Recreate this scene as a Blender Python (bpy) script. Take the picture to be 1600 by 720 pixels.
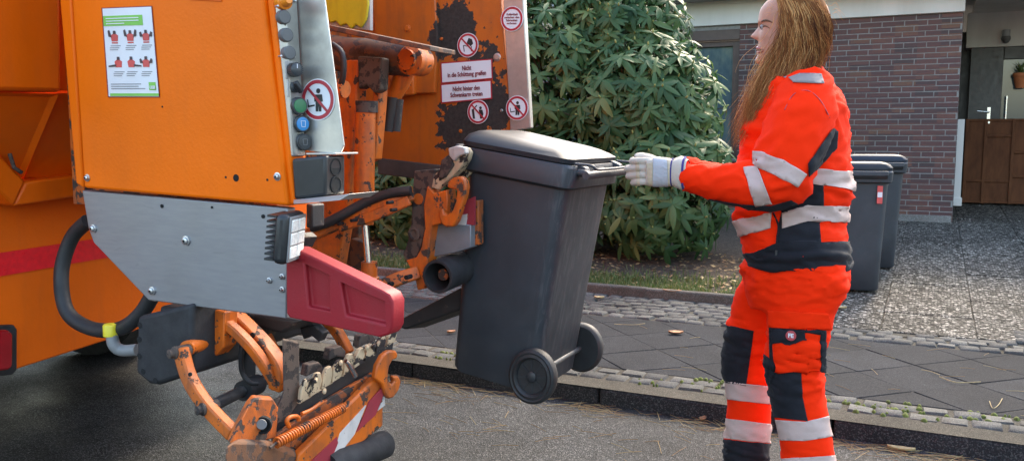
import bpy, bmesh, math, random, time
T0_ = time.time()
from mathutils import Vector as V, Matrix, noise as mnoise
random.seed(7)
S = bpy.context.scene
for o in list(bpy.data.objects): bpy.data.objects.remove(o)
COL = S.collection
R = math.radians

# ------------------------------------------------------------------ camera
F = 1350.0                                   # focal length in photo pixels (1600 wide)
YAW, PIT, CAM = R(116), math.atan(145 / 1350), V((0, 0, 1.2))
cd = bpy.data.cameras.new('camera'); cam = bpy.data.objects.new('camera', cd); COL.objects.link(cam)
cd.sensor_width = 36.0; cd.lens = 36.0 * F / 1600.0; cd.clip_start = 0.05; cd.clip_end = 900
cam.location = CAM; cam.rotation_euler = (math.pi / 2 - PIT, 0, YAW - math.pi / 2)
S.camera = cam
S.render.resolution_x, S.render.resolution_y = 1024, 460
# ------------------------------------------------------------------ world + sun
W = bpy.data.worlds.new('World'); S.world = W; W.use_nodes = True
wn = W.node_tree.nodes; sky = wn.new('ShaderNodeTexSky'); sky.sky_type = 'NISHITA'; sky.sun_disc = False
SUN_EL, SUN_AZ = R(42), R(84)                # azimuth measured from +X towards +Y
sky.sun_elevation = SUN_EL; sky.sun_rotation = math.pi / 2 - SUN_AZ
sky.air_density = 1.35; sky.dust_density = 3.0; sky.ozone_density = .8
W.node_tree.links.new(sky.outputs[0], wn['Background'].inputs[0]); wn['Background'].inputs[1].default_value = 0.15
sd = bpy.data.lights.new('sun', 'SUN'); sun = bpy.data.objects.new('sun', sd); COL.objects.link(sun)
sd.energy = 1.0; sd.angle = R(10); sd.color = (1, .85, .64)
sv = V((math.cos(SUN_EL) * math.cos(SUN_AZ), math.cos(SUN_EL) * math.sin(SUN_AZ), math.sin(SUN_EL)))
sun.rotation_euler = sv.to_track_quat('Z', 'Y').to_euler(); sun.location = sv * 40
S.view_settings.view_transform = 'Standard'; S.view_settings.look = 'None'; S.view_settings.gamma = 1
S.view_settings.use_curve_mapping = False; S.view_settings.exposure = 2.3
S.render.engine = 'CYCLES'

# ------------------------------------------------------------------ geometry helpers
_fw = V((math.cos(YAW) * math.cos(PIT), math.sin(YAW) * math.cos(PIT), -math.sin(PIT)))
_rt = V((math.sin(YAW), -math.cos(YAW), 0)); _up = _rt.cross(_fw)
def ray(x, y): return _fw + _rt * ((x - 800) / F) + _up * ((360 - y) / F)
def P(x, y, Y): d = ray(x, y); return CAM + d * (Y / d.y)              # point of the plane Y = const seen at a photo pixel
def PX(x, y, X): d = ray(x, y); return CAM + d * (X / d.x)
def PZ(x, y, Z): d = ray(x, y); return CAM + d * ((Z - 1.2) / d.z)

def tag(o, label=None, cat=None, group=None, kind=None):
    if label: o['label'] = label
    if cat: o['category'] = cat
    if group: o['group'] = group
    if kind: o['kind'] = kind
    return o
def link(name, me, mat=None, parent=None):
    o = bpy.data.objects.new(name, me); COL.objects.link(o)
    if mat is not None and me is not None and not me.materials: me.materials.append(mat)
    setp(o, parent); return o
def setp(o, parent):
    if parent is not None:
        o.parent = parent
        if parent.type == 'EMPTY' and parent.get('_w', 1): o.matrix_parent_inverse = Matrix.Translation(-parent.location)
def empty(name, loc, label, cat, group=None):
    o = bpy.data.objects.new(name, None); COL.objects.link(o); o.location = loc; o.empty_display_size = .1
    return tag(o, label, cat, group)

class MB:
    def __init__(s): s.v = []; s.f = []
    def add(s, vs, fs):
        n = len(s.v); s.v += [V(p) for p in vs]; s.f += [[i + n for i in f] for f in fs]; return s
    def box(s, c, d, rot=None):
        hx, hy, hz = d[0] / 2, d[1] / 2, d[2] / 2; c = V(c)
        vs = [V((x, y, z)) for x in (-hx, hx) for y in (-hy, hy) for z in (-hz, hz)]
        if rot is not None: vs = [rot @ p for p in vs]
        return s.add([c + p for p in vs], [(0, 1, 3, 2), (4, 6, 7, 5), (0, 4, 5, 1), (2, 3, 7, 6), (0, 2, 6, 4), (1, 5, 7, 3)])
    def prism(s, pts, ext):
        ext = V(ext); n = len(pts); a = [V(p) for p in pts]; b = [p + ext for p in a]
        nrm = V((0, 0, 0))
        for i in range(n): nrm += a[i].cross(a[(i + 1) % n])
        fs = [list(range(n)), list(range(2 * n - 1, n - 1, -1))] + [(i, i + n, (i + 1) % n + n, (i + 1) % n) for i in range(n)]
        if nrm.dot(ext) > 0: fs = [f[::-1] for f in fs]
        return s.add(a + b, fs)
    def tube(s, path, r, n=12, cap=True, sx=1.0, sy=1.0, upv=None):
        path = [V(p) for p in path]; m = len(path); rs = r if isinstance(r, (list, tuple)) else [r] * m
        t0 = (path[1] - path[0]).normalized(); u = upv or (V((0, 0, 1)) if abs(t0.z) < .9 else V((1, 0, 0)))
        u = (u - t0 * u.dot(t0)).normalized(); vs = []; 
        for i in range(m):
            t = (path[min(i + 1, m - 1)] - path[max(i - 1, 0)]).normalized()
            u = (u - t * u.dot(t)).normalized(); w = t.cross(u)
            for k in range(n):
                a = 2 * math.pi * k / n; vs.append(path[i] + (u * math.cos(a) * sx + w * math.sin(a) * sy) * rs[i])
        fs = [(i * n + k, i * n + (k + 1) % n, (i + 1) * n + (k + 1) % n, (i + 1) * n + k) for i in range(m - 1) for k in range(n)]
        if cap: fs += [list(range(n))[::-1], list(range((m - 1) * n, m * n))]
        return s.add(vs, fs)
    def bar(s, p0, p1, w, h, side=(0, 1, 0)):
        p0, p1 = V(p0), V(p1); t = (p1 - p0).normalized(); y = V(side); y = (y - t * y.dot(t)).normalized(); z = t.cross(y)
        vs = [p + y * (a * w / 2) + z * (b * h / 2) for p in (p0, p1) for a in (-1, 1) for b in (-1, 1)]
        return s.add(vs, [(0, 2, 3, 1), (4, 5, 7, 6), (0, 1, 5, 4), (2, 6, 7, 3), (0, 4, 6, 2), (1, 3, 7, 5)])
    def lathe(s, c, axis, prof, n=24, cap=True):
        """prof: list of (radius, height along axis)"""
        c = V(c); ax = V(axis).normalized(); u = ax.orthogonal().normalized(); w = ax.cross(u); vs = []
        for r, h in prof:
            for k in range(n):
                a = 2 * math.pi * k / n; vs.append(c + ax * h + (u * math.cos(a) + w * math.sin(a)) * max(r, 1e-5))
        m = len(prof)
        fs = [(i * n + k, i * n + (k + 1) % n, (i + 1) * n + (k + 1) % n, (i + 1) * n + k) for i in range(m - 1) for k in range(n)]
        if cap: fs += [list(range(n))[::-1], list(range((m - 1) * n, m * n))]
        return s.add(vs, fs)
    def cyl(s, p0, p1, r, n=20): 
        p0, p1 = V(p0), V(p1); return s.lathe(p0, p1 - p0, [(r, 0), (r, (p1 - p0).length)], n)
    def mesh(s, name):
        me = bpy.data.meshes.new(name); me.from_pydata([tuple(p) for p in s.v], [], s.f); me.update(); return me
    def build(s, name, mat, parent=None, bevel=0, smooth=None, seg=2):
        me = s.mesh(name)
        bm = bmesh.new(); bm.from_mesh(me); bmesh.ops.recalc_face_normals(bm, faces=bm.faces); bm.to_mesh(me); bm.free()
        o = link(name, me, mat, parent)
        if smooth: smooth_mesh(me, smooth)
        if bevel:
            b = o.modifiers.new('b', 'BEVEL'); b.width = bevel; b.segments = seg; b.limit_method = 'ANGLE'; b.angle_limit = R(35); b.harden_normals = False
            if not smooth: smooth_mesh(me, 35)
        return o
def smooth_mesh(me, ang=40):
    me.shade_smooth()
    me.set_sharp_from_angle(angle=R(ang))
def ppx(pts, Y): return [P(x, y, Y) for x, y in pts]
def plate(name, pts, Y, d, mat, parent, bevel=.002, **k):
    """sheet / block whose camera-side outline lies in the plane Y and that is d deep towards +Y"""
    return MB().prism(ppx(pts, Y), (0, d, 0)).build(name, mat, parent, bevel=bevel, **k)
def applied(o):
    dg = bpy.context.evaluated_depsgraph_get(); dg.update(); me = bpy.data.meshes.new_from_object(o.evaluated_get(dg)); o.modifiers.clear(); old = o.data; o.data = me
    return o
def text(name, s, size, mat, loc, parent, rot=(R(90), 0, 0), align='CENTER', ext=.0004, sx=1.0, bold=0.0):
    c = bpy.data.curves.new(name, 'FONT'); c.body = s; c.size = size; c.align_x = align; c.align_y = 'CENTER'; c.extrude = ext; c.offset = bold; c.space_line = .95; c.resolution_u = 3
    t = bpy.data.objects.new(name, c); COL.objects.link(t)
    dg = bpy.context.evaluated_depsgraph_get(); me = bpy.data.meshes.new_from_object(t.evaluated_get(dg))
    bpy.data.objects.remove(t); 
    Mx = Matrix.Translation(V(loc)) @ Matrix.Rotation(rot[2], 4, 'Z') @ Matrix.Rotation(rot[1], 4, 'Y') @ Matrix.Rotation(rot[0], 4, 'X') @ Matrix.Scale(sx, 4, (1, 0, 0))
    me.transform(Mx); me.materials.clear(); return link(name, me, mat, parent)
def spline(pts, n):
    """Catmull-Rom through key tuples, n samples per span"""
    out = []; m = len(pts)
    for i in range(m - 1):
        p0, p1, p2, p3 = pts[max(i - 1, 0)], pts[i], pts[i + 1], pts[min(i + 2, m - 1)]
        for k in range(n):
            t = k / n
            out.append(tuple(.5 * ((2 * b) + (-a + c) * t + (2 * a - 5 * b + 4 * c - d) * t * t + (-a + 3 * b - 3 * c + d) * t ** 3) for a, b, c, d in zip(p0, p1, p2, p3)))
    out.append(tuple(pts[-1])); return out
def spath(pts, n): return [V(p) for p in spline([tuple(p) for p in pts], n)]

# ------------------------------------------------------------------ materials
class NT:
    def __init__(s, name):
        s.m = bpy.data.materials.new(name); s.m.use_nodes = True; s.t = s.m.node_tree; s.b = s.t.nodes['Principled BSDF']
        s._co = None
    def n(s, typ, **k):
        x = s.t.nodes.new('ShaderNode' + typ)
        for a, b in k.items(): setattr(x, a, b)
        return x
    def l(s, a, b): s.t.links.new(a, b); return s
    def setin(s, node, i, v):
        if hasattr(v, 'links') or isinstance(v, bpy.types.NodeSocket): s.l(v, node.inputs[i])
        else: node.inputs[i].default_value = v
    def co(s):
        if s._co is None: s._co = s.n('TexCoord').outputs['Object']
        return s._co
    def geo(s, out='Position'): return s.n('NewGeometry').outputs[out]
    def mapping(s, scale, co=None):
        m = s.n('Mapping'); s.l(co or s.co(), m.inputs[0]); m.inputs[3].default_value = scale; return m.outputs[0]
    def noise(s, scale, detail=4, rough=.55, co=None, dist=0):
        x = s.n('TexNoise'); s.l(co or s.co(), x.inputs['Vector']); x.inputs['Scale'].default_value = scale; x.inputs['Detail'].default_value = detail
        x.inputs['Roughness'].default_value = rough; x.inputs['Distortion'].default_value = dist; return x.outputs['Fac']
    def voro(s, scale, out='Distance', co=None, feature='F1'):
        x = s.n('TexVoronoi', feature=feature); s.l(co or s.co(), x.inputs['Vector']); x.inputs['Scale'].default_value = scale; return x.outputs[out]
    def ramp(s, fac, stops, interp='LINEAR'):
        x = s.n('ValToRGB'); s.l(fac, x.inputs[0]); e = x.color_ramp.elements; x.color_ramp.interpolation = interp
        while len(e) < len(stops): e.new(.5)
        for el, (p, c) in zip(e, stops):
            el.position = p; el.color = (c, c, c, 1) if isinstance(c, (int, float)) else (*c[:3], 1)
        return x.outputs[0]
    def math(s, op, a, b=0.0, clamp=False):
        x = s.n('Math', operation=op, use_clamp=clamp); s.setin(x, 0, a); s.setin(x, 1, b); return x.outputs[0]
    def mix(s, fac, a, b, mode='MIX'):
        x = s.n('Mix', data_type='RGBA', blend_type=mode); s.setin(x, 0, fac)
        for i, v in ((6, a), (7, b)):
            if isinstance(v, tuple): x.inputs[i].default_value = (*v[:3], 1)
            else: s.l(v, x.inputs[i])
        return x.outputs[2]
    def bump(s, h, strength=.3, dist=.01):
        x = s.n('Bump'); s.l(h, x.inputs['Height']); x.inputs['Strength'].default_value = strength; x.inputs['Distance'].default_value = dist
        s.l(x.outputs[0], s.b.inputs['Normal']); return s
    def set(s, col=None, rough=None, metal=None, spec=None, **k):
        for key, v in (('Base Color', col), ('Roughness', rough), ('Metallic', metal), ('Specular IOR Level', spec)):
            if v is None: continue
            if isinstance(v, tuple): s.b.inputs[key].default_value = (*v[:3], 1)
            else: s.setin(s.b, key, v)
        for key, v in k.items(): s.setin(s.b, key.replace('_', ' '), v)
        return s
def simple(name, col, rough=.5, metal=0.0, var=.15, scale=12, bump=0, bscale=200, spec=.5):
    n = NT(name); f = n.noise(scale, 5, .6)
    lo = tuple(c * (1 - var) for c in col); hi = tuple(min(1, c * (1 + var)) for c in col)
    n.set(n.ramp(f, [(.3, lo), (.7, hi)]), n.ramp(n.noise(scale * 1.7, 3), [(.3, max(0, rough - .08)), (.7, min(1, rough + .08))]), metal, spec)
    if bump: n.bump(n.noise(bscale, 3), bump, .002)
    return n.m
def worn(name, paint, under, thr, scale=9, rough=.38, urough=.8, pts=(), dirt=.35, dirtcol=(.06, .045, .035), coat=0.0, spec=.4):
    """paint chipped down to `under` where noise passes a threshold; pts = worn places (centre, radius) with a ragged outline"""
    n = NT(name); co = n.geo()
    f = n.noise(scale, 7, .62, co); m = f
    for c, r, w in pts:
        d = n.n('VectorMath', operation='DISTANCE'); n.l(co, d.inputs[0]); d.inputs[1].default_value = c
        g = n.math('SUBTRACT', 1.0, n.math('DIVIDE', d.outputs['Value'], r), True)
        m = n.math('ADD', m, n.math('MULTIPLY', g, w))
    mask = n.ramp(m, [(thr, 0), (thr + .012, 1)])
    dn = n.ramp(n.noise(scale * .45, 6, .7, co), [(.42, 0), (.75, 1)])
    streak = n.ramp(n.noise(1, 5, .6, n.mapping((26, 26, 3.5), co)), [(.5, 0), (.75, 1)])
    dd = n.math('MULTIPLY', n.math('ADD', dn, streak, True), dirt)
    pcol = n.mix(dd, n.ramp(n.noise(3, 3, .5, co), [(.3, tuple(c * .9 for c in paint)), (.7, tuple(min(1, c * 1.06) for c in paint))]), dirtcol)
    ucol = n.ramp(n.noise(scale * 4, 5, .7, co), [(.3, tuple(c * .6 for c in under)), (.7, tuple(min(1, c * 1.6) for c in under))])
    n.set(n.mix(mask, pcol, ucol), n.mix(mask, (rough,) * 3, (urough,) * 3), spec=spec)
    n.b.inputs['Coat Weight'].default_value = coat; n.b.inputs['Coat Roughness'].default_value = .12
    n.bump(n.math('ADD', n.math('MULTIPLY', n.noise(2.6, 2, .5, co), 9.0), n.math('SUBTRACT', n.noise(scale * 14, 3, .6, co), n.math('MULTIPLY', mask, 1.2))), .4, .0018)
    return n.m
M = {}
ORG = (.72, .205, .012); RUST = (.055, .035, .026)
# ---- asphalt road, damp: dark binder with pale stone chips
n = NT('asphalt'); co = n.geo()
cell = n.voro(260, 'Color', co); sep = n.n('SeparateColor'); n.l(cell, sep.inputs[0])
chip = n.ramp(sep.outputs[0], [(.0, (.006, .0065, .0072)), (.45, (.018, .019, .021)), (.8, (.045, .047, .05)), (1, (.18, .18, .18))])
patch = n.ramp(n.noise(1.3, 5, .6, co), [(.35, .5), (.65, 1.15)])
n.set(n.mix(1.0, chip, patch, 'MULTIPLY'), n.ramp(n.noise(2.1, 5, .65, co), [(.3, .32), (.7, .6)]), spec=.1)
n.bump(n.math('ADD', n.voro(260, 'Distance', co), n.math('MULTIPLY', n.noise(60, 4, .6, co), .7)), .75, .004); M['asphalt'] = n.m
# ---- dark sidewalk slab / kerb concrete
def concrete(name, a, b, scale=320, rough=.82, bump=.4):
    n = NT(name); co = n.geo(); sep = n.n('SeparateColor'); n.l(n.voro(scale, 'Color', co), sep.inputs[0])
    c = n.ramp(sep.outputs[0], [(0, tuple(x * .7 for x in a)), (.7, a), (1, b)])
    st = n.ramp(n.noise(2.4, 6, .65, co), [(.3, .7), (.7, 1.2)])
    info = n.n('ObjectInfo'); v = n.ramp(info.outputs['Random'], [(0, .82), (1, 1.18)])
    n.set(n.mix(1, n.mix(1, c, st, 'MULTIPLY'), v, 'MULTIPLY'), rough, spec=.08); n.bump(n.math('ADD', n.noise(90, 5, .65, co), n.voro(scale, 'Distance', co)), bump, .003); return n.m
M['slab'] = concrete('dark_slab', (.02, .022, .026), (.05, .052, .056))
M['kerbstone'] = concrete('kerb_stone', (.03, .03, .032), (.09, .088, .086), 240)
M['edging'] = concrete('edging', (.11, .1, .085), (.18, .17, .15), 260)
M['cobble'] = concrete('cobble', (.085, .085, .08), (.14, .135, .125), 300, .7, .6)
M['sand'] = concrete('joint_sand', (.055, .05, .04), (.12, .11, .09), 400, .95)
M['plinth'] = concrete('plinth', (.2, .19, .17), (.28, .27, .25), 200)
# moss in joints
M['moss'] = simple('moss', (.09, .11, .02), .95, var=.5, scale=60, bump=.8, bscale=400)
# ---- exposed aggregate slabs
n = NT('aggregate'); co = n.geo(); sep = n.n('SeparateColor'); n.l(n.voro(52, 'Color', co), sep.inputs[0])
c = n.ramp(sep.outputs[0], [(0, (.022, .02, .016)), (.35, (.085, .078, .066)), (.7, (.19, .175, .15)), (1, (.48, .44, .38))])
gap = n.ramp(n.voro(52, 'Distance', co, 'DISTANCE_TO_EDGE'), [(.02, 0), (.14, 1)])
st = n.ramp(n.noise(1.6, 5, .6, co), [(.3, .7), (.7, 1.15)])
n.set(n.mix(1, n.mix(gap, (.02, .018, .015), c), st, 'MULTIPLY'), .75, spec=.08)
n.bump(n.math('MINIMUM', n.voro(52, 'Distance', co, 'DISTANCE_TO_EDGE'), .25), .9, .02); M['aggregate'] = n.m
# ---- brick + mortar + render
n = NT('brick'); info = n.n('ObjectInfo'); co = n.geo()
cell = n.n('TexWhiteNoise', noise_dimensions='3D'); mp = n.mapping((1 / .226, 1, 1 / .059), co)
fl = n.n('VectorMath', operation='FLOOR'); n.l(mp, fl.inputs[0]); n.l(fl.outputs[0], cell.inputs[0])
c = n.ramp(cell.outputs[0], [(0, (.06, .035, .032)), (.35, (.105, .042, .036)), (.7, (.13, .05, .038)), (.9, (.16, .062, .04)), (1, (.17, .08, .04))])
n.set(n.mix(n.ramp(n.noise(40, 5, .7, co), [(.3, .5), (.7, 0)]), c, (.06, .042, .042)), .7); n.bump(n.noise(120, 4, .6, co), .4, .004); M['brick'] = n.m
M['mortar'] = simple('mortar', (.235, .22, .2), .95, var=.2, scale=30, bump=.5, bscale=300)
n = NT('render_white'); co = n.geo(); n.set(n.ramp(n.noise(1.2, 6, .6, n.mapping((3, 3, .6), co)), [(.3, (.6, .57, .52)), (.7, (.74, .71, .66))]), .9); n.bump(n.noise(160, 3, .6, co), .2, .003); M['render'] = n.m
M['roofedge'] = simple('roof_edge', (.33, .33, .34), .6)
M['brownframe'] = simple('brown_frame', (.1, .062, .045), .5)
n = NT('gate_brown'); co = n.geo(); n.set(n.ramp(n.noise(3, 6, .65, n.mapping((4, 4, 1.4), co)), [(.3, (.085, .032, .015)), (.7, (.155, .06, .026))]), .6, spec=.12); n.bump(n.noise(40, 3), .05, .003); M['gate'] = n.m
M['darkframe'] = simple('dark_frame', (.055, .05, .045), .4)
n = NT('glass'); n.set((.09, .12, .13), .06, 0, .8); n.b.inputs['Transmission Weight'].default_value = 0.0
M['glass'] = n.m
n = NT('curtain_glass'); co = n.geo(); f = n.noise(3, 5, .6, n.mapping((2, 2, 1.0), co))
n.set(n.ramp(f, [(.3, (.05, .085, .11)), (.5, (.11, .15, .15)), (.7, (.2, .22, .17))]), .1, 0, .6); M['wglass'] = n.m
M['terracotta'] = simple('terracotta', (.5, .16, .06), .7)
M['chrome'] = simple('chrome', (.7, .7, .7), .22, 1.0, .05)
# ---- earth, grass
n = NT('soil'); co = n.geo(); n.set(n.ramp(n.noise(26, 8, .7, co), [(.3, (.03, .022, .015)), (.55, (.08, .058, .038)), (.75, (.17, .12, .075))]), .95); n.bump(n.noise(45, 6, .7, co), 1, .04); M['soil'] = n.m
def leafmat(name, cols, rough=.4, trans=.2, byobj=False):
    n = NT(name)
    if byobj: f = n.n('ObjectInfo').outputs['Random']
    else:
        a = n.n('Attribute', attribute_name='rnd'); f = a.outputs['Fac']
    n.set(n.ramp(f, [(i / (len(cols) - 1), c) for i, c in enumerate(cols)]), rough, 0, .3)
    tr = n.n('BsdfTranslucent'); n.l(n.b.inputs['Base Color'].links[0].from_socket, tr.inputs[0]); mx = n.n('MixShader'); mx.inputs[0].default_value = trans
    n.l(n.b.outputs[0], mx.inputs[1]); n.l(tr.outputs[0], mx.inputs[2]); n.l(mx.outputs[0], n.t.nodes['Material Output'].inputs[0]); return n.m
RH = [(.03, .08, .028), (.055, .118, .04), (.08, .145, .046), (.17, .22, .075)]
M['rhodo'] = leafmat('rhododendron_leaf', RH, .5, .32); M['rhodo_o'] = leafmat('rhododendron_leaf_single', RH, .5, .32, True)
M['bud'] = simple('leaf_bud', (.3, .33, .1), .6)
M['stem'] = simple('shrub_stem', (.12, .085, .055), .85, var=.3, bump=.5)
M['grass'] = leafmat('grass_blade', [(.05, .09, .02), (.09, .14, .035), (.16, .17, .06), (.25, .2, .09)], .6, .3)
M['litter'] = leafmat('litter', [(.16, .09, .04), (.3, .19, .09), (.42, .33, .16), (.22, .11, .05)], .8, .1)
M['leaf_brown'] = simple('fallen_leaf_brown', (.28, .13, .06), .75, var=.3, scale=60); M['leaf_yellow'] = simple('fallen_leaf_yellow', (.36, .27, .13), .7, var=.25, scale=60)
# ---- truck
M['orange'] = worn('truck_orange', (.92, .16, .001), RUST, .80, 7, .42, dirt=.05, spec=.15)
M['orange_body'] = worn('truck_orange_body', (.8, .125, .001), RUST, .80, 7, .42, dirt=.08, spec=.22)
M['orange_worn'] = worn('orange_worn', (.64, .135, .009), RUST, .585, 24, .45, dirt=.6)
M['orange_rusty'] = worn('orange_rusty', (.55, .12, .015), (.05, .036, .03), .525, 26, .55, dirt=.85)
M['rust_plate'] = worn('rust_plate', (.1, .07, .055), (.03, .024, .022), .52, 30, .75, dirt=.5)
M['rust_brown'] = worn('rust_brown', (.2, .085, .04), (.07, .045, .035), .5, 20, .75, dirt=.6)
M['grimy'] = simple('grimy_rail', (.075, .06, .05), .8, var=.35, scale=9, bump=.3)
M['cream'] = worn('cream_comb', (.56, .43, .27), (.025, .02, .018), .53, 24, .55, dirt=.45)
c = lambda x, y: tuple(P(x, y, 3.12))
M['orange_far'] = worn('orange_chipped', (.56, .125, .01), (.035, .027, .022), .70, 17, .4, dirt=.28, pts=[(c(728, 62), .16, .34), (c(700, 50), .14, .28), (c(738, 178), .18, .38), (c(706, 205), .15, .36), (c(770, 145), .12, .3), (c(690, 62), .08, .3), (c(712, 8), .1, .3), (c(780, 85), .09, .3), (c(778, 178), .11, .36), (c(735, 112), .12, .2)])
n = NT('steel_sheet'); co = n.geo(); f = n.noise(1, 5, .6, n.mapping((14, 14, 90), co))
sc = n.ramp(n.noise(1, 3, .5, n.mapping((9, 9, 30), co), 1.2), [(.66, 0), (.7, .25)])
n.set(n.mix(sc, n.ramp(f, [(.3, (.27, .275, .3)), (.7, (.31, .315, .335))]), (.2, .2, .21)), n.ramp(n.noise(4, 5, .6, co), [(.3, .38), (.7, .55)]), .75); n.bump(f, .012, .002); M['steel'] = n.m
n = NT('steel_guard'); co = n.geo(); f = n.noise(5, 6, .65, co)
n.set(n.ramp(f, [(.3, (.3, .28, .25)), (.5, (.42, .41, .38)), (.7, (.55, .54, .51))]), n.ramp(f, [(.3, .5), (.7, .3)]), .7); M['steel2'] = n.m
M['bolt'] = simple('bolt_zinc', (.5, .5, .5), .35, .9, .2, 80)
M['hole'] = simple('hole_dark', (.008, .008, .008), .9)
M['redguard'] = worn('red_guard', (.3, .014, .022), (.22, .04, .045), .74, 18, .5, .6, dirt=.16, dirtcol=(.12, .05, .05), spec=.25)
M['rubber'] = simple('black_rubber', (.02, .02, .022), .72, var=.4, scale=18, bump=.3, bscale=160)
M['blackplastic'] = simple('black_plastic', (.016, .017, .019), .42, var=.3, scale=20, bump=.1)
M['blackmetal'] = worn('black_metal', (.028, .028, .03), (.07, .055, .045), .62, 18, .55, dirt=.3)
M['greytube'] = simple('grey_tube', (.1, .1, .1), .5, .5, .35, 16)
M['greypipe'] = simple('grey_pipe', (.22, .22, .22), .5)
M['yellowcap'] = simple('yellow_cap', (.75, .62, .03), .45)
M['hose'] = simple('hose', (.02, .02, .021), .6, var=.3, bump=.5, bscale=90)
M['redtape'] = simple('red_reflective', (.75, .008, .016), .35, var=.12, scale=60)
M['redlens'] = simple('red_lens', (.3, .008, .012), .15)
M['lampglass'] = simple('lamp_lens', (.85, .84, .78), .3, 0, .15, 90)
M['white'] = simple('white_print', (.74, .74, .76), .4, var=.04); M['black'] = simple('black_print', (.02, .02, .02), .5); M['signred'] = simple('sign_red', (.42, .02, .035), .45, var=.1)
M['darkred'] = simple('text_red', (.2, .015, .025), .5); M['green'] = simple('print_green', (.2, .52, .08), .45, var=.05); M['figred'] = simple('figure_red', (.6, .08, .07), .5); M['inkgrey'] = simple('ink_grey', (.25, .25, .27), .6)
M['skinprint'] = simple('figure_dark', (.06, .04, .045), .5)
M['btn_green'] = simple('button_green', (.03, .17, .07), .35); M['btn_blue'] = simple('button_blue', (.03, .22, .5), .35); M['btn_black'] = simple('button_black', (.035, .04, .045), .35); M['amber'] = simple('amber_lens', (.85, .25, .02), .2)
M['plug'] = simple('grey_plug', (.11, .11, .11), .5)
M['stripewhite'] = worn('stripe_white', (.62, .57, .53), (.2, .08, .05), .62, 24, .5, dirt=.3); M['stripered'] = worn('stripe_red', (.33, .03, .045), (.5, .15, .05), .68, 24, .5, dirt=.2)
M['yellowsack'] = worn('yellow_sheet', (.58, .5, .02), (.12, .1, .03), .66, 12, .5, dirt=.3)
M['dirtywhite'] = worn('dirty_white', (.5, .48, .45), (.12, .1, .08), .62, 14, .6, dirt=.4)
M['bluegrey'] = simple('blue_grey', (.2, .22, .24), .5, .3)
# ---- bins
n = NT('bin_plastic'); co = n.co(); f = n.noise(5, 6, .65, co); sc = n.ramp(n.noise(1, 4, .6, n.mapping((40, 40, 6), co), .8), [(.62, 0), (.72, .3)])
dust = n.ramp(n.noise(9, 7, .7, co), [(.55, 0), (.8, .35)])
sx_ = n.n('SeparateXYZ'); n.l(co, sx_.inputs[0]); scuff = n.math('MULTIPLY', n.ramp(n.noise(1, 6, .7, n.mapping((60, 60, 9), co), .6), [(.5, 0), (.62, 1)]), n.ramp(sx_.outputs[0], [(.13, 0), (.2, .22)]))
n.set(n.mix(scuff, n.mix(dust, n.mix(sc, n.ramp(f, [(.3, (.026, .031, .038)), (.7, (.042, .048, .057))]), (.06, .062, .065)), (.075, .075, .075)), (.2, .2, .2)), n.ramp(f, [(.3, .42), (.7, .58)]), 0, .5); n.bump(n.noise(240, 3, .6, co), .12, .002); M['bin'] = n.m
n = NT('bin_lid'); co = n.co(); f = n.noise(6, 5, .6, co); n.set(n.ramp(f, [(.3, (.016, .019, .024)), (.7, (.026, .03, .036))]), n.ramp(f, [(.3, .42), (.7, .55)]), 0, .3); M['lid'] = n.m
M['lidblue'] = simple('bin_lid_blue_grey', (.022, .03, .045), .5, spec=.25)
M['tyre'] = simple('bin_tyre', (.022, .022, .023), .6, var=.3, bump=.2); M['rim'] = simple('bin_rim', (.025, .027, .03), .4)
M['lidyellow'] = simple('lid_yellow', (.5, .5, .08), .5)
# ---- person
def cloth(name, col, var=.1, rough=.8, weave=900, sheen=.04):
    n = NT(name); co = n.co(); f = n.noise(9, 6, .65, co)
    n.set(n.ramp(f, [(.3, tuple(x * (1 - var) for x in col)), (.7, tuple(min(1, x * (1 + var)) for x in col))]), rough, 0, .12)
    n.b.inputs['Sheen Weight'].default_value = sheen; n.bump(n.math('ADD', n.noise(weave, 2, .5, co), n.math('MULTIPLY', n.noise(38, 4, .6, co), 1.6)), .22, .004); return n.m
M['hivis'] = cloth('hi_vis_orange', (.9, .026, .001), .04, .85, sheen=0); M['charcoal'] = cloth('charcoal_fabric', (.016, .0165, .021), .3)
M['tape'] = cloth('reflective_tape', (.5, .37, .33), .06, .45, 500, 0); M['tapegrey'] = cloth('reflective_tape_grey', (.25, .22, .21), .06, .45, 500, 0)
n = NT('skin'); co = n.co(); n.set(n.ramp(n.noise(30, 5, .6, co), [(.3, (.44, .22, .15)), (.7, (.55, .29, .2))]), .5, 0, .4); n.b.inputs['Subsurface Weight'].default_value = .15; n.b.inputs['Subsurface Radius'].default_value = (.01, .004, .002); n.bump(n.noise(400, 3, .6, co), .08, .001); M['skin'] = n.m
M['lips'] = simple('lips', (.42, .13, .12), .4); M['eyewhite'] = simple('eye_white', (.3, .27, .26), .2); M['iris'] = simple('iris', (.06, .08, .09), .15)
n = NT('hair'); a = n.n('Attribute', attribute_name='rnd'); hc = n.ramp(a.outputs['Fac'], [(0, (.11, .034, .01)), (.4, (.31, .105, .027)), (.75, (.58, .24, .065)), (1, (.88, .52, .2))])
n.set(hc, .45, 0, .25); tr = n.n('BsdfTranslucent'); n.l(hc, tr.inputs[0]); mx = n.n('MixShader'); mx.inputs[0].default_value = .3; n.l(n.b.outputs[0], mx.inputs[1]); n.l(tr.outputs[0], mx.inputs[2]); n.l(mx.outputs[0], n.t.nodes['Material Output'].inputs[0]); M['hair'] = n.m
M['hairbase'] = simple('hair_base', (.16, .066, .024), .8, var=.4, scale=40, spec=.05)
M['brow'] = simple('eyebrow', (.12, .06, .03), .7)
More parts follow.
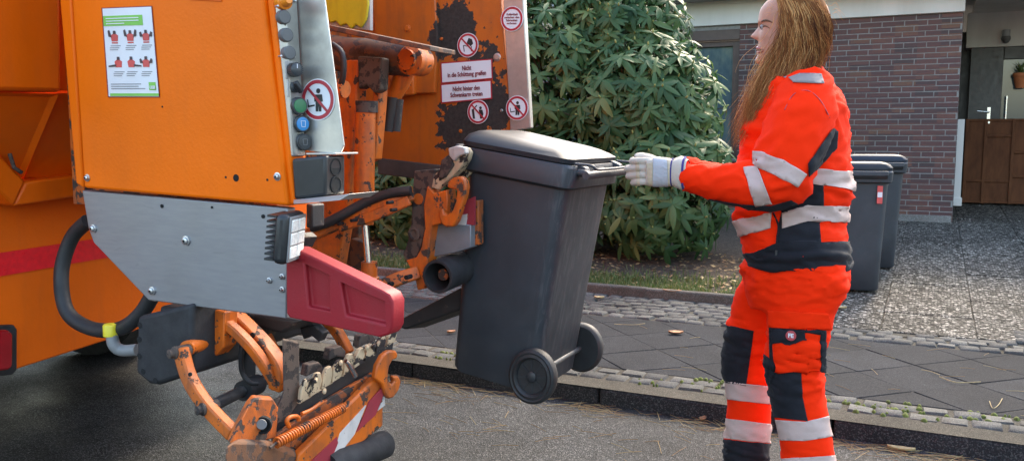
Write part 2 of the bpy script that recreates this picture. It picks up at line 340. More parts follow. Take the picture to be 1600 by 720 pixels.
M['glove'] = cloth('glove_leather', (.5, .455, .39), .12, .85, 300); M['glovegrey'] = cloth('glove_patch', (.4, .41, .44), .06, .85, 400); M['gloveseam'] = cloth('glove_tan', (.5, .42, .3), .2, .9, 300); M['purple'] = cloth('glove_trim', (.06, .045, .2), .1)
M['boot'] = simple('boot', (.03, .028, .027), .55, bump=.2); M['sole'] = simple('boot_sole', (.02, .02, .02), .8)
M['logored'] = simple('logo_red', (.4, .03, .04), .5)
# ================================================================== setting
def sheet(name, x0, x1, y0, y1, z, mat, z1=None):
    z1 = z if z1 is None else z1
    return tag(MB().add([(x0, y0, z), (x1, y0, z), (x1, y1, z1), (x0, y1, z1)], [(0, 1, 2, 3)]).build(name, mat), kind='structure')
sheet('ground', -400, 400, -400, 400, -.08, M['soil'])
sheet('road', -60, 60, -25, 3.62, 0, M['asphalt'])
def gz(y): return .085 + max(0, y - 5.3) * .0375            # garden and driveway rise gently to the house
sidewalk = sheet('sidewalk', -60, 60, 3.6, 5.86, .0745, M['sand'])
garden = tag(MB().add([(-60, 5.86, gz(5.86) - .01), (-.75, 5.86, gz(5.86) - .01), (-.75, 20, gz(20)), (-60, 20, gz(20))], [(0, 1, 2, 3)]).build('garden_bed', M['soil']), kind='structure')
drive = tag(MB().add([(-.75, 5.3, gz(5.3) - .007), (30, 5.3, gz(5.3) - .007), (30, 22, gz(22) - .007), (-.75, 22, gz(22) - .007)], [(0, 1, 2, 3)]).build('driveway', M['sand']), kind='structure')
# ---- kerb stones, each one metre
kerb = tag(MB().box((0, 3.70, .0), (120, .10, .04)).build('kerb', M['sand']), kind='structure')
rnd = random.Random(3)
def irregular(dx, dy, dz, rr, j=.12, dome=.15):
    """rounded stone: chamfered block with uneven corners, base at z=0"""
    hx, hy = dx / 2, dy / 2; c = min(dx, dy) * .14; vs = []
    for (s, z) in ((1, 0), (1, dz * .72), (1 - 2 * c / max(dx, dy), dz)):
        for (a, b) in ((-1, -1), (1, -1), (1, 1), (-1, 1)):
            x = a * (hx if s == 1 else hx - c * .8) + rr.uniform(-j, j) * hx * .4; y = b * (hy if s == 1 else hy - c * .8) + rr.uniform(-j, j) * hy * .4
            vs.append((x, y, z + (rr.uniform(-.1, .1) * dz * .5 if z > dz * .9 else 0)))
    top = len(vs); vs.append((0, 0, dz * (1 + dome)))
    fs = [(i + k, i + (k + 1) % 4, i + 4 + (k + 1) % 4, i + 4 + k) for i in (0, 4) for k in range(4)] + [(8 + k, 8 + (k + 1) % 4, top) for k in range(4)]
    return MB().add(vs, fs)
km = MB().box((0, 3.667, .005), (.992, .134, .134)).mesh('kerb_stone')
for i in range(-9, 6):
    o = link('kerb_stone', km, M['kerbstone'], kerb); o.location = (.18 + i + rnd.uniform(-.002, .002), rnd.uniform(-.003, .003), rnd.uniform(-.003, .002))
    b = o.modifiers.new('b', 'BEVEL'); b.width = .014; b.segments = 3
far = tag(MB().box((-34, 3.667, .005), (50, .134, .134)).box((30, 3.667, .005), (48, .134, .134)).build('kerb_run', M['kerbstone'], kerb), kind='stuff')
# ---- cobble strips
cobs = [irregular(.112, .094, .05, rnd, dome=.06).mesh('cobble') for _ in range(6)]
for c in cobs: c.materials.append(M['cobble']); smooth_mesh(c, 50)
nC = 0
for row in range(2):
    for i in range(-36, 24):
        o = link('cobblestone', cobs[rnd.randrange(6)], None, sidewalk); nC += 1
        o.location = (i * .118 + (.05 if row else 0) + rnd.uniform(-.008, .008), 3.782 + row * .1 + rnd.uniform(-.006, .006), .031 + rnd.uniform(-.004, .003)); o.rotation_euler = (rnd.uniform(-.04, .04), rnd.uniform(-.04, .04), rnd.uniform(-.08, .08) + (math.pi if rnd.random() < .5 else 0)); o.scale = (rnd.uniform(.92, 1.08), rnd.uniform(.95, 1.06), 1)
inner = MB()
for row in range(7):
    for i in range(-46, 8):
        x = i * .105 + rnd.uniform(-.012, .012) + (.05 if row % 2 else 0); y = 5.155 + row * .098 + rnd.uniform(-.01, .01)
        if x > -.95 and y > 5.36: continue
        vis = x > -3.4 and nC < 420
        if vis:
            o = link('cobblestone', cobs[rnd.randrange(6)], None, sidewalk); nC += 1
            o.location = (x, y, .037 + rnd.uniform(-.004, .004)); o.rotation_euler = (rnd.uniform(-.05, .05), rnd.uniform(-.05, .05), rnd.uniform(-.15, .15)); o.scale = (rnd.uniform(.84, .98), rnd.uniform(.92, 1.08), 1)
        else:
            q = irregular(.1, .09, .05, rnd, dome=.06); inner.add([p + V((x, y, .034)) for p in q.v], q.f)
tag(inner.build('cobble_run', M['cobble'], sidewalk), kind='stuff')
# ---- dark slabs laid diagonally
def clip(poly, a, b, c):            # keep a*x+b*y<=c
    out = []
    for i in range(len(poly)):
        p, q = poly[i], poly[(i + 1) % len(poly)]; dp, dq = a * p[0] + b * p[1] - c, a * q[0] + b * q[1] - c
        if dp <= 0: out.append(p)
        if dp * dq < 0: t = dp / (dp - dq); out.append((p[0] + t * (q[0] - p[0]), p[1] + t * (q[1] - p[1])))
    return out
e = .352; h = e / math.sqrt(2); nS = 0
slabrest = MB()
for i in range(-40, 41):
    for j in range(-40, 41):
        cx, cy = -.04 + (i - j) * h, 4.65 + h + (i + j) * h
        if not (-9 < cx < 4 and 3.6 < cy < 5.4): continue
        k = h - .0022; pl = [(cx - k, cy), (cx, cy - k), (cx + k, cy), (cx, cy + k)]
        pl = clip(clip(pl, 0, -1, -3.942), 0, 1, 5.095)
        if len(pl) < 3: continue
        ar = abs(sum(pl[a][0] * pl[(a + 1) % len(pl)][1] - pl[(a + 1) % len(pl)][0] * pl[a][1] for a in range(len(pl)))) / 2
        if ar < .0015: continue
        z = .078 + rnd.uniform(-.0015, .0015); tx, ty = rnd.uniform(-.006, .006), rnd.uniform(-.006, .006)
        q = MB().prism([(x, y, .03) for x, y in pl], (0, 0, z - .03))
        for p in q.v:
            if p.z > .04: p.z += tx * (p.x - cx) + ty * (p.y - cy)
        if -4.5 < cx < 1.2: q.build('paving_slab', M['slab'], sidewalk, bevel=.004)
        else: slabrest.add(q.v, q.f)
tag(slabrest.build('slab_run', M['slab'], sidewalk), kind='stuff')
# ---- lawn edging stones
em = MB().box((0, 5.83, .08), (.985, .075, .14)).mesh('edging_stone')
for i in range(-7, 0):
    o = link('edging_stone', em, M['edging'], garden); o.location = (-.27 + i * 1.0, rnd.uniform(-.008, .008), rnd.uniform(-.008, .006)); o.rotation_euler = (0, 0, rnd.uniform(-.008, .008))
    b = o.modifiers.new('b', 'BEVEL'); b.width = .015; b.segments = 3
# ---- exposed aggregate slabs of the driveway
for i in range(0, 8):
    for j in range(0, 15):
        x0 = -.74 + i * .5 + rnd.uniform(-.003, .003); y0 = 5.37 + j * .5; ln = .4965
        if j == 0 and x0 > .3: continue
        z = gz(y0 + .25)
        q = MB().prism([(x0 + a * ln, y0 + b * ln, gz(y0 + b * ln) - .05) for a, b in ((0, 0), (1, 0), (1, 1), (0, 1))], (0, 0, .05 + rnd.uniform(-.002, .004))); q.build('aggregate_slab', M['aggregate'], drive, bevel=.006)
for row in range(5):
    for i in range(0, 14):
        o = link('cobblestone', cobs[rnd.randrange(6)], None, drive); o.location = (.44 + .055 + i * .108, 5.41 + row * .1, gz(5.45) - .04); o.rotation_euler = (0, 0, rnd.uniform(-.1, .1)); o.scale = (.95, 1, 1)
# moss growing in the joints of the outer strip
mo = MB()
for _ in range(330):
    x = rnd.uniform(-2.3, 1.6); y = rnd.choice([3.735, 3.832, 3.832, 3.935]) + rnd.uniform(-.006, .006)
    if rnd.random() < .5: x = round(x / .118) * .118 + .059 + (.05 if rnd.random() < .5 else 0); y = rnd.uniform(3.74, 3.93)
    if mnoise.noise(V((x * 1.7, y * 4, 3))) < -.05: continue
    r = rnd.uniform(.006, .016); mo.lathe((x, y, .071), (0, 0, 1), [(r, 0), (r * .8, .01), (r * .3, .016)], 7)
tag(mo.build('moss', M['moss'], smooth=60), 'green moss growing between the stones beside the kerb', 'moss', kind='stuff')

# ---- grass strip, litter
def attr_rnd(me, vals):
    a = me.attributes.new('rnd', 'FLOAT', 'POINT'); a.data.foreach_set('value', vals)
gb = MB(); gv = []
for _ in range(22000):
    x = rnd.uniform(-6.5, -.8); y = 5.9 + abs(rnd.gauss(0, .3))
    if y > 6.75 or mnoise.noise(V((x * 2.2, y * 2.2, 0))) < rnd.uniform(-.6, .1): continue
    z = gz(y) - .012; a = rnd.uniform(0, 6.28); ln = rnd.uniform(.02, .07); w = rnd.uniform(.0018, .004); bx, by = math.cos(a) * ln * rnd.uniform(.2, .9), math.sin(a) * ln * rnd.uniform(.2, .9)
    px_, py_ = -math.sin(a) * w, math.cos(a) * w
    gb.add([(x - px_, y - py_, z), (x + px_, y + py_, z), (x + bx * .5 + px_ * .8, y + by * .5 + py_ * .8, z + ln * .7), (x + bx * .5 - px_ * .8, y + by * .5 - py_ * .8, z + ln * .7), (x + bx, y + by, z + ln)], [(0, 1, 2, 3), (3, 2, 4)]); c = min(1, max(0, rnd.gauss(.4, .25))); gv += [c] * 5
g = gb.build('grass', M['grass']); attr_rnd(g.data, gv); tag(g, 'short patchy grass strip in front of the rhododendron', 'grass', kind='stuff')
# clover-like ground plants and leaf litter on the bed
lb = MB(); lv = []
for _ in range(3000):
    x = rnd.uniform(-6.5, -.8); y = rnd.uniform(5.92, 7.6); z = gz(y) + rnd.uniform(-.005, .02); s = rnd.uniform(.008, .03); a = rnd.uniform(0, 6.28); t = rnd.uniform(-.6, .6)
    u = V((math.cos(a), math.sin(a), t * .5)) * s; w = V((-math.sin(a), math.cos(a), rnd.uniform(-.4, .4))) * s * .45; c0 = V((x, y, z))
    lb.add([c0 - u, c0 + w, c0 + u, c0 - w], [(0, 1, 2, 3)]); lv += [rnd.random()] * 4
g = lb.build('leaf_litter', M['litter']); attr_rnd(g.data, lv); tag(g, 'brown dead leaves and twigs lying on the garden bed', 'leaf litter', kind='stuff')
# pine needles along the gutter
nb = MB(); nv = []
for _ in range(520):
    if rnd.random() < .7: x = rnd.choice([-1.95, -1.3, -.72, .1, .45, -.2, -2.3]) + rnd.gauss(0, .16); y = 3.57 - abs(rnd.gauss(0, .07)); z = .004
    else: x = rnd.uniform(-3, 1.2); y = rnd.uniform(2.9, 3.55); z = .004
    if rnd.random() < .1: x = rnd.uniform(-2.5, 1.3); y = rnd.uniform(3.95, 5.05); z = .082
    a = rnd.gauss(0, .6) + (math.pi if rnd.random() < .5 else 0); ln = rnd.uniform(.02, .075); w = .0009; k = rnd.uniform(-.3, .3); c0 = V((x, y, z)); u = V((math.cos(a), math.sin(a), 0)); pth = [c0 - u * ln, c0 + V((-u.y, u.x, 0)) * ln * k * .5 + V((0, 0, .002)), c0 + u * ln + V((-u.y, u.x, 0)) * ln * k]
    q = MB().tube(pth, w, 4); nb.add(q.v, q.f); nv += [rnd.uniform(.1, .75)] * len(q.v)
g = nb.build('pine_needles', M['litter']); attr_rnd(g.data, nv); tag(g, 'scattered brown pine needles along the gutter', 'pine needles', kind='stuff')
# single fallen leaves
def fallen(px, py, z, L, a, mat, label, nm='fallen_leaf', wid=.4):
    c0 = PZ(px, py, z + .004); vs = []; fs = []; n = 6
    for i in range(n + 1):
        t = i / n; w = math.sin(math.pi * min(1, t * .93 + .04)) ** .8 * L * wid * .5
        for s in (-1, 0, 1): vs.append(V((t * L - L / 2, s * w * (1 + .15 * math.sin(i * 2.3 + s)), (.012 * abs(s) if s else 0) + .02 * (t - .5) ** 2)))
    for i in range(n):
        for s in (0, 1): fs.append((i * 3 + s, i * 3 + 3 + s, i * 3 + 4 + s, i * 3 + 1 + s))
    rm = Matrix.Rotation(a, 3, 'Z'); o = MB().add([c0 + rm @ p for p in vs], fs).build(nm, mat, smooth=60)
    sm = o.modifiers.new('s', 'SOLIDIFY'); sm.thickness = .0012
    return tag(o, label, 'leaf', 'fallen leaves')
fallen(1056, 521, .078, .085, .4, M['leaf_brown'], 'curled brown leaf on the dark slabs between bin and worker', wid=.7)
fallen(936, 466, .09, .07, .2, M['leaf_yellow'], 'yellow leaf on the cobbles right of the lifted bin', wid=.7)
fallen(1408, 703, 0, .1, .05, M['leaf_yellow'], 'long pale dry leaf on the road below the kerb at right', wid=.3)
fallen(1098, 656, .0, .04, 1.2, M['leaf_brown'], 'small brown leaf in the gutter just left of the worker', wid=.7)
fallen(705, 520, .078, .05, .9, M['leaf_brown'], 'small brown leaf on the slabs left of the lifted bin', wid=.8)
fallen(1310, 482, gz(5.9), .1, .3, M['leaf_yellow'], 'pale yellow leaf on the pebbled slabs near the waste bins', wid=.5)
fallen(1050, 456, gz(5.95) + .02, .13, .1, M['leaf_brown'], 'brown leaf lying in the grass strip above the edging stones', wid=.5)
# dry twigs on the slabs
def twig(pts, r, label):
    o = MB().tube(spath([PZ(x, y, .086) for x, y in pts], 4), r, 6).build('twig', M['leaf_yellow'], smooth=60); return tag(o, label, 'twig', 'dry twigs on the sidewalk')
twig([(1468, 588), (1490, 596), (1510, 597), (1532, 596)], .0022, 'pale bent twig lying along a slab joint at right')
twig([(1440, 577), (1455, 580), (1468, 585)], .0018, 'short pale stick beside the bent twig on slabs')
twig([(1546, 626), (1551, 637), (1560, 632), (1566, 622)], .0015, 'small forked dry twig near the outer cobbles at right')
twig([(960, 506), (990, 507), (1008, 505)], .0016, 'thin dry stalk on the slabs beside the bin wheel')
# ================================================================== house
WY = 10.5; WX = .2; Z0 = gz(WY) - .02; ZT = 2.52
house = empty('brick_house', (-3, WY, Z0), 'low dark red brick house with white fascia behind the rhododendron', 'house')
WIN = (-4.6, -2.13, .95, 2.47)
wall = MB()
for xa, xb, za, zb in ((-9, WIN[0], Z0, ZT), (WIN[1], WX - .001, Z0, ZT), (WIN[0], WIN[1], Z0, WIN[2]), (WIN[0], WIN[1], WIN[3], ZT)): wall.box(((xa + xb) / 2, WY + .146, (za + zb) / 2), (xb - xa, .3, zb - za))
wall = wall.box((WX - .151, (WY + 13.2) / 2, (Z0 + ZT) / 2 - .002), (.3, 13.2 - WY - .04, ZT - Z0)).build('wall', M['mortar'], house)
bl, bh, CL, CH = .2155, .0495, .226, .059
hb = bpy.data.meshes.new('brick'); q = MB().box((0, 0, 0), (bl, .05, bh)); hb = q.mesh('brick'); hb.materials.append(M['brick'])
hh = MB().box((0, 0, 0), (bl / 2 - .006, .05, bh)).mesh('half_brick'); hh.materials.append(M['brick'])
rest = MB(); nb_ = 0; rw = random.Random(5)
rows = int((ZT - Z0 - .06) / CH)
for r in range(rows + 1):
    z = ZT - .03 - r * CH
    off = (0, .5, .08, .58)[r % 4] * CL
    x = WX - off
    lst = []
    if off > .05: lst.append((WX - off / 2 + .002, off - .01))
    while x > -8.6: lst.append((x - CL / 2 + .002, bl)); x -= CL
    for cx, ln in lst:
        if WIN[0] - .05 < cx < WIN[1] + ln / 2 and WIN[2] - .03 < z < WIN[3] + .03: 
            if cx + ln / 2 > WIN[1] + .01 and cx > WIN[0] + .3: e1 = cx + ln / 2; ln = e1 - WIN[1]; cx = WIN[1] + ln / 2
            else: continue
            if ln < .02: continue
        vis = (cx > -1.0 or -2.2 < cx < -1.8) and nb_ < 300
        yy = WY + .018 + rw.uniform(-.003, .003)
        if vis:
            o = link('brick', hb, None, wall); o.location = (cx, yy, z + rw.uniform(-.0015, .0015)); o.scale = (ln / bl, 1, 1); o.rotation_euler = (0, rw.uniform(-.006, .006), 0); nb_ += 1
        else: rest.box((cx, yy, z), (ln, .05, bh))
    # return wall beside the door recess
    y = WY - .004 + (.113 if r % 2 else .226) + .005; rest.box((WX - .013, WY + (.052 if r % 2 else .108) - .002, z), (.05, (.1 if r % 2 else .21), bh - .001)) if False else None
    y = WY + .045 + (.06 if r % 2 else .17)
    rest.box((WX - .019, WY + .045 + (.06 if r % 2 else .17) / 2, z), (.048, (.05 if r % 2 else .16), bh - .001))
    while y < 13.0: rest.box((WX - .019, y + .113, z), (.048, bl, bh - .001)); y += CL
tag(rest.build('brickwork', M['brick'], wall), kind='stuff')
vh = MB()                                  # pierced screen openings in the return wall
for i in range(4):
    for r in range(12): 
        vh = MB().box((WX + .0085, 11.9 + i * .2, 2.2 - r * .118), (.006, .08, .05)); vh.build('vent_opening', M['hole'], house)
MB().box(((-9 + WX) / 2 - .02, WY + .02, Z0 + .02), (9 + WX + .02, .07, .15)).build('plinth', M['plinth'], house, bevel=.005)
fz = 2.80
MB().box(((-9 + WX) / 2, WY + .1, (ZT + .002 + fz) / 2), (9 + WX + .03, .3, fz - ZT)).build('fascia', M['render'], house, bevel=.006)
MB().box((-3.4, WY - .12, fz + .045), (11.5, .75, .085)).build('roof_edge', M['roofedge'], house, bevel=.008)
MB().box((-3.4, WY + 3.3, fz + .22), (11.4, 6.4, .24)).build('roof', M['roofedge'], house)
MB().box((WX - .12, (WY + .26 + 13.2) / 2, (ZT + fz) / 2 + .001), (.27, 13.2 - WY - .26, fz - ZT)).build('return_fascia', M['render'], house)
MB().box((2.4, 13.05, 2.58), (4.2, .3, .44)).build('door_lintel', M['render'], house, bevel=.004)
MB().box((2.8, 13.3, 1.4), (5.6, .1, 2.4)).build('recess_wall', M['darkframe'], house)
MB().box((2.9, 11.7, 2.81), (5.1, 3.0, .03)).build('recess_ceiling', M['render'], house)
dm = empty('security_camera', P(1572, 62, 12.75), 'small white dome camera under the lintel beside the front door', 'camera')
MB().lathe(P(1572, 57, 12.8), (0, 0, -1), [(.05, 0), (.055, .03), (.05, .05), (.03, .08), (.008, .09)], 16).build('dome', M['plug'], dm, smooth=50); MB().cyl(P(1572, 57, 12.8), P(1572, 57, 12.8) + V((0, 0, .08)), .045).build('mount', M['roofedge'], dm)
# ---- window behind the shrub
win = MB()
x0, x1, z0, z1 = WIN; yf = WY + .09
MB().box(((x0 + x1) / 2, WY + .03, z1 - .06), (x1 - x0 - .004, .06, .12)).build('shutter_box', M['brownframe'], house, bevel=.004)
fr = MB()
for a, b, c2, d2 in ((x0, x0 + .06, z0, z1 - .13), (x1 - .09, x1 - .003, z0, z1 - .13), (x0, x1, z0, z0 + .06), (x0, x1, z1 - .19, z1 - .13)): fr.box(((a + b) / 2, yf, (c2 + d2) / 2), (abs(b - a), .07 if abs(b - a) < .2 else .066, d2 - c2))
wo = fr.build('window_frame', M['brownframe'], house, bevel=.004)
MB().box(((x0 + x1) / 2, yf + .01, (z0 + z1) / 2 - .08), (x1 - x0 - .09, .012, z1 - z0 - .17)).build('window_pane', M['wglass'], wo)
MB().box(((x0 + x1) / 2, WY - .02, z0 - .02), (x1 - x0 + .06, .16, .035)).build('window_sill', M['plinth'], house, bevel=.004)
# ---- front door
DY = 12.98
door = MB()
for a, b, c2, d2 in ((.36, .74, .36, 2.36), (.74, 2.3, 2.2, 2.36), (.74, 2.3, 1.30, 1.42), (.74, 2.3, .36, .62), (1.55, 1.7, .62, 2.2)): door.box(((a + b) / 2, DY, (c2 + d2) / 2), (b - a, .08 if b - a < 1 else .074, d2 - c2))
door = door.build('front_door', M['darkframe'], house, bevel=.006)
for z0_, z1_ in ((1.42, 2.2), (.62, 1.3)): MB().box((1.15, DY + .012, (z0_ + z1_) / 2), (.85, .012, z1_ - z0_ + .01)).build('door_pane', M['glass'], door)
MB().tube([P(1573, 150, 12.88), P(1570, 200, 12.88)], .014, 10).box(P(1573, 153, 12.9), (.02, .06, .02)).box(P(1570, 196, 12.9), (.02, .06, .02)).build('pull_handle', M['chrome'], door, smooth=50)
# pot and plant reflected in the door pane, added as a solid object
pp = empty('reflected_plant', P(1592, 140, 12.86), 'terracotta pot with pale leaves standing in for a reflection in the door pane', 'plant')
b0 = P(1594, 138, 12.84)
MB().lathe(b0, (0, 0, 1), [(.055, 0), (.085, .14), (.095, .15), (.095, .19), (.08, .19), (.075, .15)], 18).build('pot', M['terracotta'], pp, smooth=40)
lf = MB(); vv = []
for k in range(46):
    a = rw.uniform(0, 6.28); e_ = rw.uniform(.3, 1.4); L = rw.uniform(.1, .24); d = V((math.cos(a) * math.cos(e_), math.sin(a) * math.cos(e_) * .7, math.sin(e_))); s = d.cross(V((0, 0, 1))).normalized() * .012; b1 = b0 + V((0, 0, .18))
    lf.add([b1 - s * .4, b1 + d * L * .5 - s, b1 + d * L + V((0, 0, -.05)), b1 + d * L * .5 + s], [(0, 1, 2, 3)]); vv += [.9] * 4
lo = lf.build('leaves', M['rhodo'], pp); attr_rnd(lo.data, vv)
MB().tube([b0 + V((.0, 0, .19)), b0 + V((0, 0, .5)), V((b0.x, b0.y, 2.37))], .0015, 6).build('hanger', M['darkframe'], pp)
# ---- sheet metal garden gate
GY = 12.4; gz0 = gz(GY) + .03
gate = empty('garden_gate', (.9, GY, gz0), 'brown sheet metal gate beside the brick corner', 'gate')
gx0, gx1, gz1 = .33, 1.75, 1.425
MB().box(((gx0 + gx1) / 2, GY, (gz0 + gz1) / 2), (gx1 - gx0, .02, gz1 - gz0)).build('panel', M['gate'], gate)
for x in (gx0 + .02, .56, .86, 1.25, gx1 - .02): MB().box((x, GY - .022, (gz0 + gz1) / 2), (.035, .028, gz1 - gz0 + .01)).build('stile', M['gate'], gate, bevel=.004)
for z, a, b in ((1.22, .575, .84), (1.02, .88, 1.23), (.66, .36, .84), (.72, .88, 1.23), (gz0 + .015, gx0, gx1), (gz1 - .01, gx0, gx1)): MB().box(((a + b) / 2, GY - .02, z), (b - a, .03 if b - a < 1 else .02, .03)).build('rail', M['gate'], gate, bevel=.004)
pq = P(1545, 178, GY - .04)
MB().box(pq + V((.0, .02, -.02)), (.035, .015, .2)).tube([pq + V((0, 0, .02)), pq + V((0, -.05, .02)), pq + V((-.13, -.05, .035))], .011, 8).build('lever_handle', M['chrome'], gate, smooth=50)
# white downpipe at the corner
a, b = P(1502, 188, 10.95), P(1497.5, 308, 10.95)
MB().box(((WX + .045), 10.95, (a.z + b.z) / 2 ), (.07, .09, a.z - b.z + .02)).box((WX + .045, 10.95, b.z - .05), (.1, .12, .09)).build('corner_post', M['render'], house, bevel=.004)

# ================================================================== rhododendrons
rv = random.Random(11)
def leaf_mesh(L, Wd, droop, fold):
    vs = []; n = 5
    for i in range(n + 1):
        t = i / n; w = Wd * .5 * math.sin(math.pi * (t ** .85) * .94 + .09) ** .75; z = -droop * t * t * L
        for s in (-1, 0, 1): vs.append(V((t * L, s * w, z + abs(s) * w * fold)))
    return vs, [(i * 3 + s, i * 3 + 3 + s, i * 3 + 4 + s, i * 3 + 1 + s) for i in range(n) for s in (0, 1)]
LV = [leaf_mesh(L, W_, d, f) for L, W_, d, f in ((.155, .047, .25, -.25), (.13, .044, .5, .2), (.17, .05, .35, -.35), (.145, .042, .12, .3), (.115, .04, .6, -.2))]
LM = []
for vs, fs in LV:
    me = MB().add(vs, fs).mesh('leaf'); me.materials.append(M['rhodo_o']); me.shade_smooth(); LM.append(me)
def rhodo(name, label, blobs, count, nsingle, base, stems):
    root = empty(name, base, label, 'shrub', 'rhododendrons')
    wh = []; tries = 0
    while len(wh) < count and tries < count * 40:
        tries += 1
        c, r = rv.choice(blobs); c = V(c)
        d = V((rv.gauss(0, 1), rv.gauss(0, 1) - .55, rv.gauss(0, 1) + .15)).normalized(); sh = 1 - abs(rv.gauss(0, .16))
        p = c + V((d.x * r[0], d.y * r[1], d.z * r[2])) * sh
        if p.z < gz(p.y) + .06: continue
        if any(sum(((p[k] - V(c2)[k]) / r2[k]) ** 2 for k in range(3)) < .62 for c2, r2 in blobs): continue
        wh.append((p, (d + V((0, -.25, .55))).normalized(), 1.0))
    leaves = []
    for p, d, s in wh:
        u = d.orthogonal().normalized(); w = d.cross(u); k = rv.randint(8, 12); a0 = rv.uniform(0, 6.28); sz = rv.uniform(.65, 1.3); hue = min(.99, max(0, rv.gauss(.4, .26)))
        for i in range(k):
            a = a0 + i * 2.4; el = rv.uniform(-.5, .3) - .15 * (i % 2); ax = (u * math.cos(a) + w * math.sin(a)) * math.cos(el) + d * math.sin(el)
            nz = (d * math.cos(el) - (u * math.cos(a) + w * math.sin(a)) * math.sin(el)); ay = nz.cross(ax).normalized()
            ro = Matrix((ax, ay, nz)).transposed(); leaves.append((p, ro, sz * rv.uniform(.8, 1.1), rv.randrange(5), min(1, max(0, hue + rv.gauss(0, .1)))))
    order = sorted(range(len(leaves)), key=lambda i: leaves[i][0].y + abs(leaves[i][0].z - 1.0) * .15)[:nsingle * 2]
    rv.shuffle(order); single = set(order[:nsingle])
    fm = MB(); fv = []
    for i, (p, ro, s, k, hue) in enumerate(leaves):
        if i in single:
            o = link('leaf', LM[k], None, root); o.matrix_parent_inverse = Matrix.Translation(-root.location); o.matrix_basis = Matrix.Translation(p) @ ro.to_4x4() @ Matrix.Scale(s, 4)
        else:
            fm.add([p + ro @ (v * s) for v in LV[k][0]], LV[k][1]); fv += [hue] * 18
    me = fm.mesh('foliage'); attr_rnd(me, fv); me.shade_smooth(); o = link('foliage', me, M['rhodo'], root); tag(o, kind='stuff')
    bd = MB(); st = MB()
    for p, d, s in wh:
        if rv.random() < .5: bd.lathe(p, d, [(.005, 0), (.009, .012), (.006, .028), (.001, .036)], 6)
    tag(bd.build('buds', M['bud'], root, smooth=60), kind='stuff')
    for p, d, s in wh:
        b = min(stems, key=lambda q: (V(q) - p).length); b = V(b); m = b.lerp(p, .55) + V((0, .0, -.08)); 
        if rv.random() < .55: st.tube([b, m, p - d * .01], [.012, .008, .0035], 5)
    for q in stems:
        q = V(q); g = V((q.x + rv.uniform(-.25, .25), q.y + .15, gz(q.y))); st.tube(spath([g, g.lerp(q, .5) + V((rv.uniform(-.1, .1), 0, 0)), q], 3), [.028 - .0025 * i for i in range(7)], 7)
    tag(st.build('branches', M['stem'], root, smooth=60), kind='stuff')
    core = MB()                                     # inner leaves fill the crown, the shade painted into darker greens
    iv = []
    cm = MB()
    for _ in range(int(count * 3.2)):
        c, r = rv.choice(blobs); c = V(c); d = V((rv.gauss(0, 1), rv.gauss(0, 1), rv.gauss(0, 1))).normalized() * rv.uniform(.3, .78); p = c + V((d.x * r[0], d.y * r[1], d.z * r[2]))
        if p.z < gz(p.y) + .15: continue
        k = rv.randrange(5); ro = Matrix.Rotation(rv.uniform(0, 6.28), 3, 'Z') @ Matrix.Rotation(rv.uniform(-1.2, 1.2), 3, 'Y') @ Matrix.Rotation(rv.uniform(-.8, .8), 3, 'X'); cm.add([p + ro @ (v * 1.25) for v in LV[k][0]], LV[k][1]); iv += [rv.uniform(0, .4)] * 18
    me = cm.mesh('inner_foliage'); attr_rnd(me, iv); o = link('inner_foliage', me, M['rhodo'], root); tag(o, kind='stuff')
    return root
rhodo('rhododendron', 'tall spreading rhododendron with drooping dark leaves between bin and worker',
      [((-2.95, 7.55, .75), (.75, .85, .72)), ((-2.15, 7.45, .75), (.68, .8, .72)), ((-3.35, 7.7, 1.75), (.85, .9, .95)), ((-2.35, 7.6, 1.45), (.72, .8, .72)), ((-2.75, 8.0, 2.2), (.72, .8, .68)), ((-3.9, 7.8, 2.3), (.8, .9, .7))],
      1000, 300, (-2.8, 7.5, gz(7.5)), [(-2.9, 7.7, .8), (-2.3, 7.6, .7), (-3.3, 7.8, 1.6), (-2.6, 7.8, 1.4), (-3.7, 7.8, 1.9), (-3.0, 8.0, 2.0)])
rhodo('rhododendron', 'lower rhododendron seen through the open lifting arms of the truck',
      [((-4.5, 7.5, .75), (.9, .8, .8)), ((-5.6, 7.6, .95), (.9, .8, 1.0)), ((-4.9, 7.8, 1.9), (1.0, .8, .9))],
      700, 150, (-4.9, 7.6, gz(7.6)), [(-4.5, 7.6, .7), (-5.5, 7.7, .8), (-4.9, 7.8, 1.5)])
# ================================================================== wheeled waste bins (built upright round the origin, handle towards +X)
def rrect(hx, hy, r, n=5):
    pts = []
    for (cx, cy, a0) in ((hx - r, hy - r, 0), (-hx + r, hy - r, 90), (-hx + r, -hy + r, 180), (hx - r, -hy + r, 270)):
        for i in range(n + 1): a = R(a0 + 90 * i / n); pts.append((cx + r * math.cos(a), cy + r * math.sin(a)))
    return pts
def loft(mb, rings, cap=(True, True)):
    n = len(rings[0]); vs = [p for r in rings for p in r]; fs = [(i * n + k, i * n + (k + 1) % n, (i + 1) * n + (k + 1) % n, (i + 1) * n + k) for i in range(len(rings) - 1) for k in range(n)]
    if cap[0]: fs.append(list(range(n))[::-1])
    if cap[1]: fs.append(list(range((len(rings) - 1) * n, len(rings) * n)))
    return mb.add(vs, fs)
def rr_ring(cx, hx, hy, r, z, slope=0): return [V((cx + x, y, z + slope * x)) for x, y in rrect(hx, hy, r)]
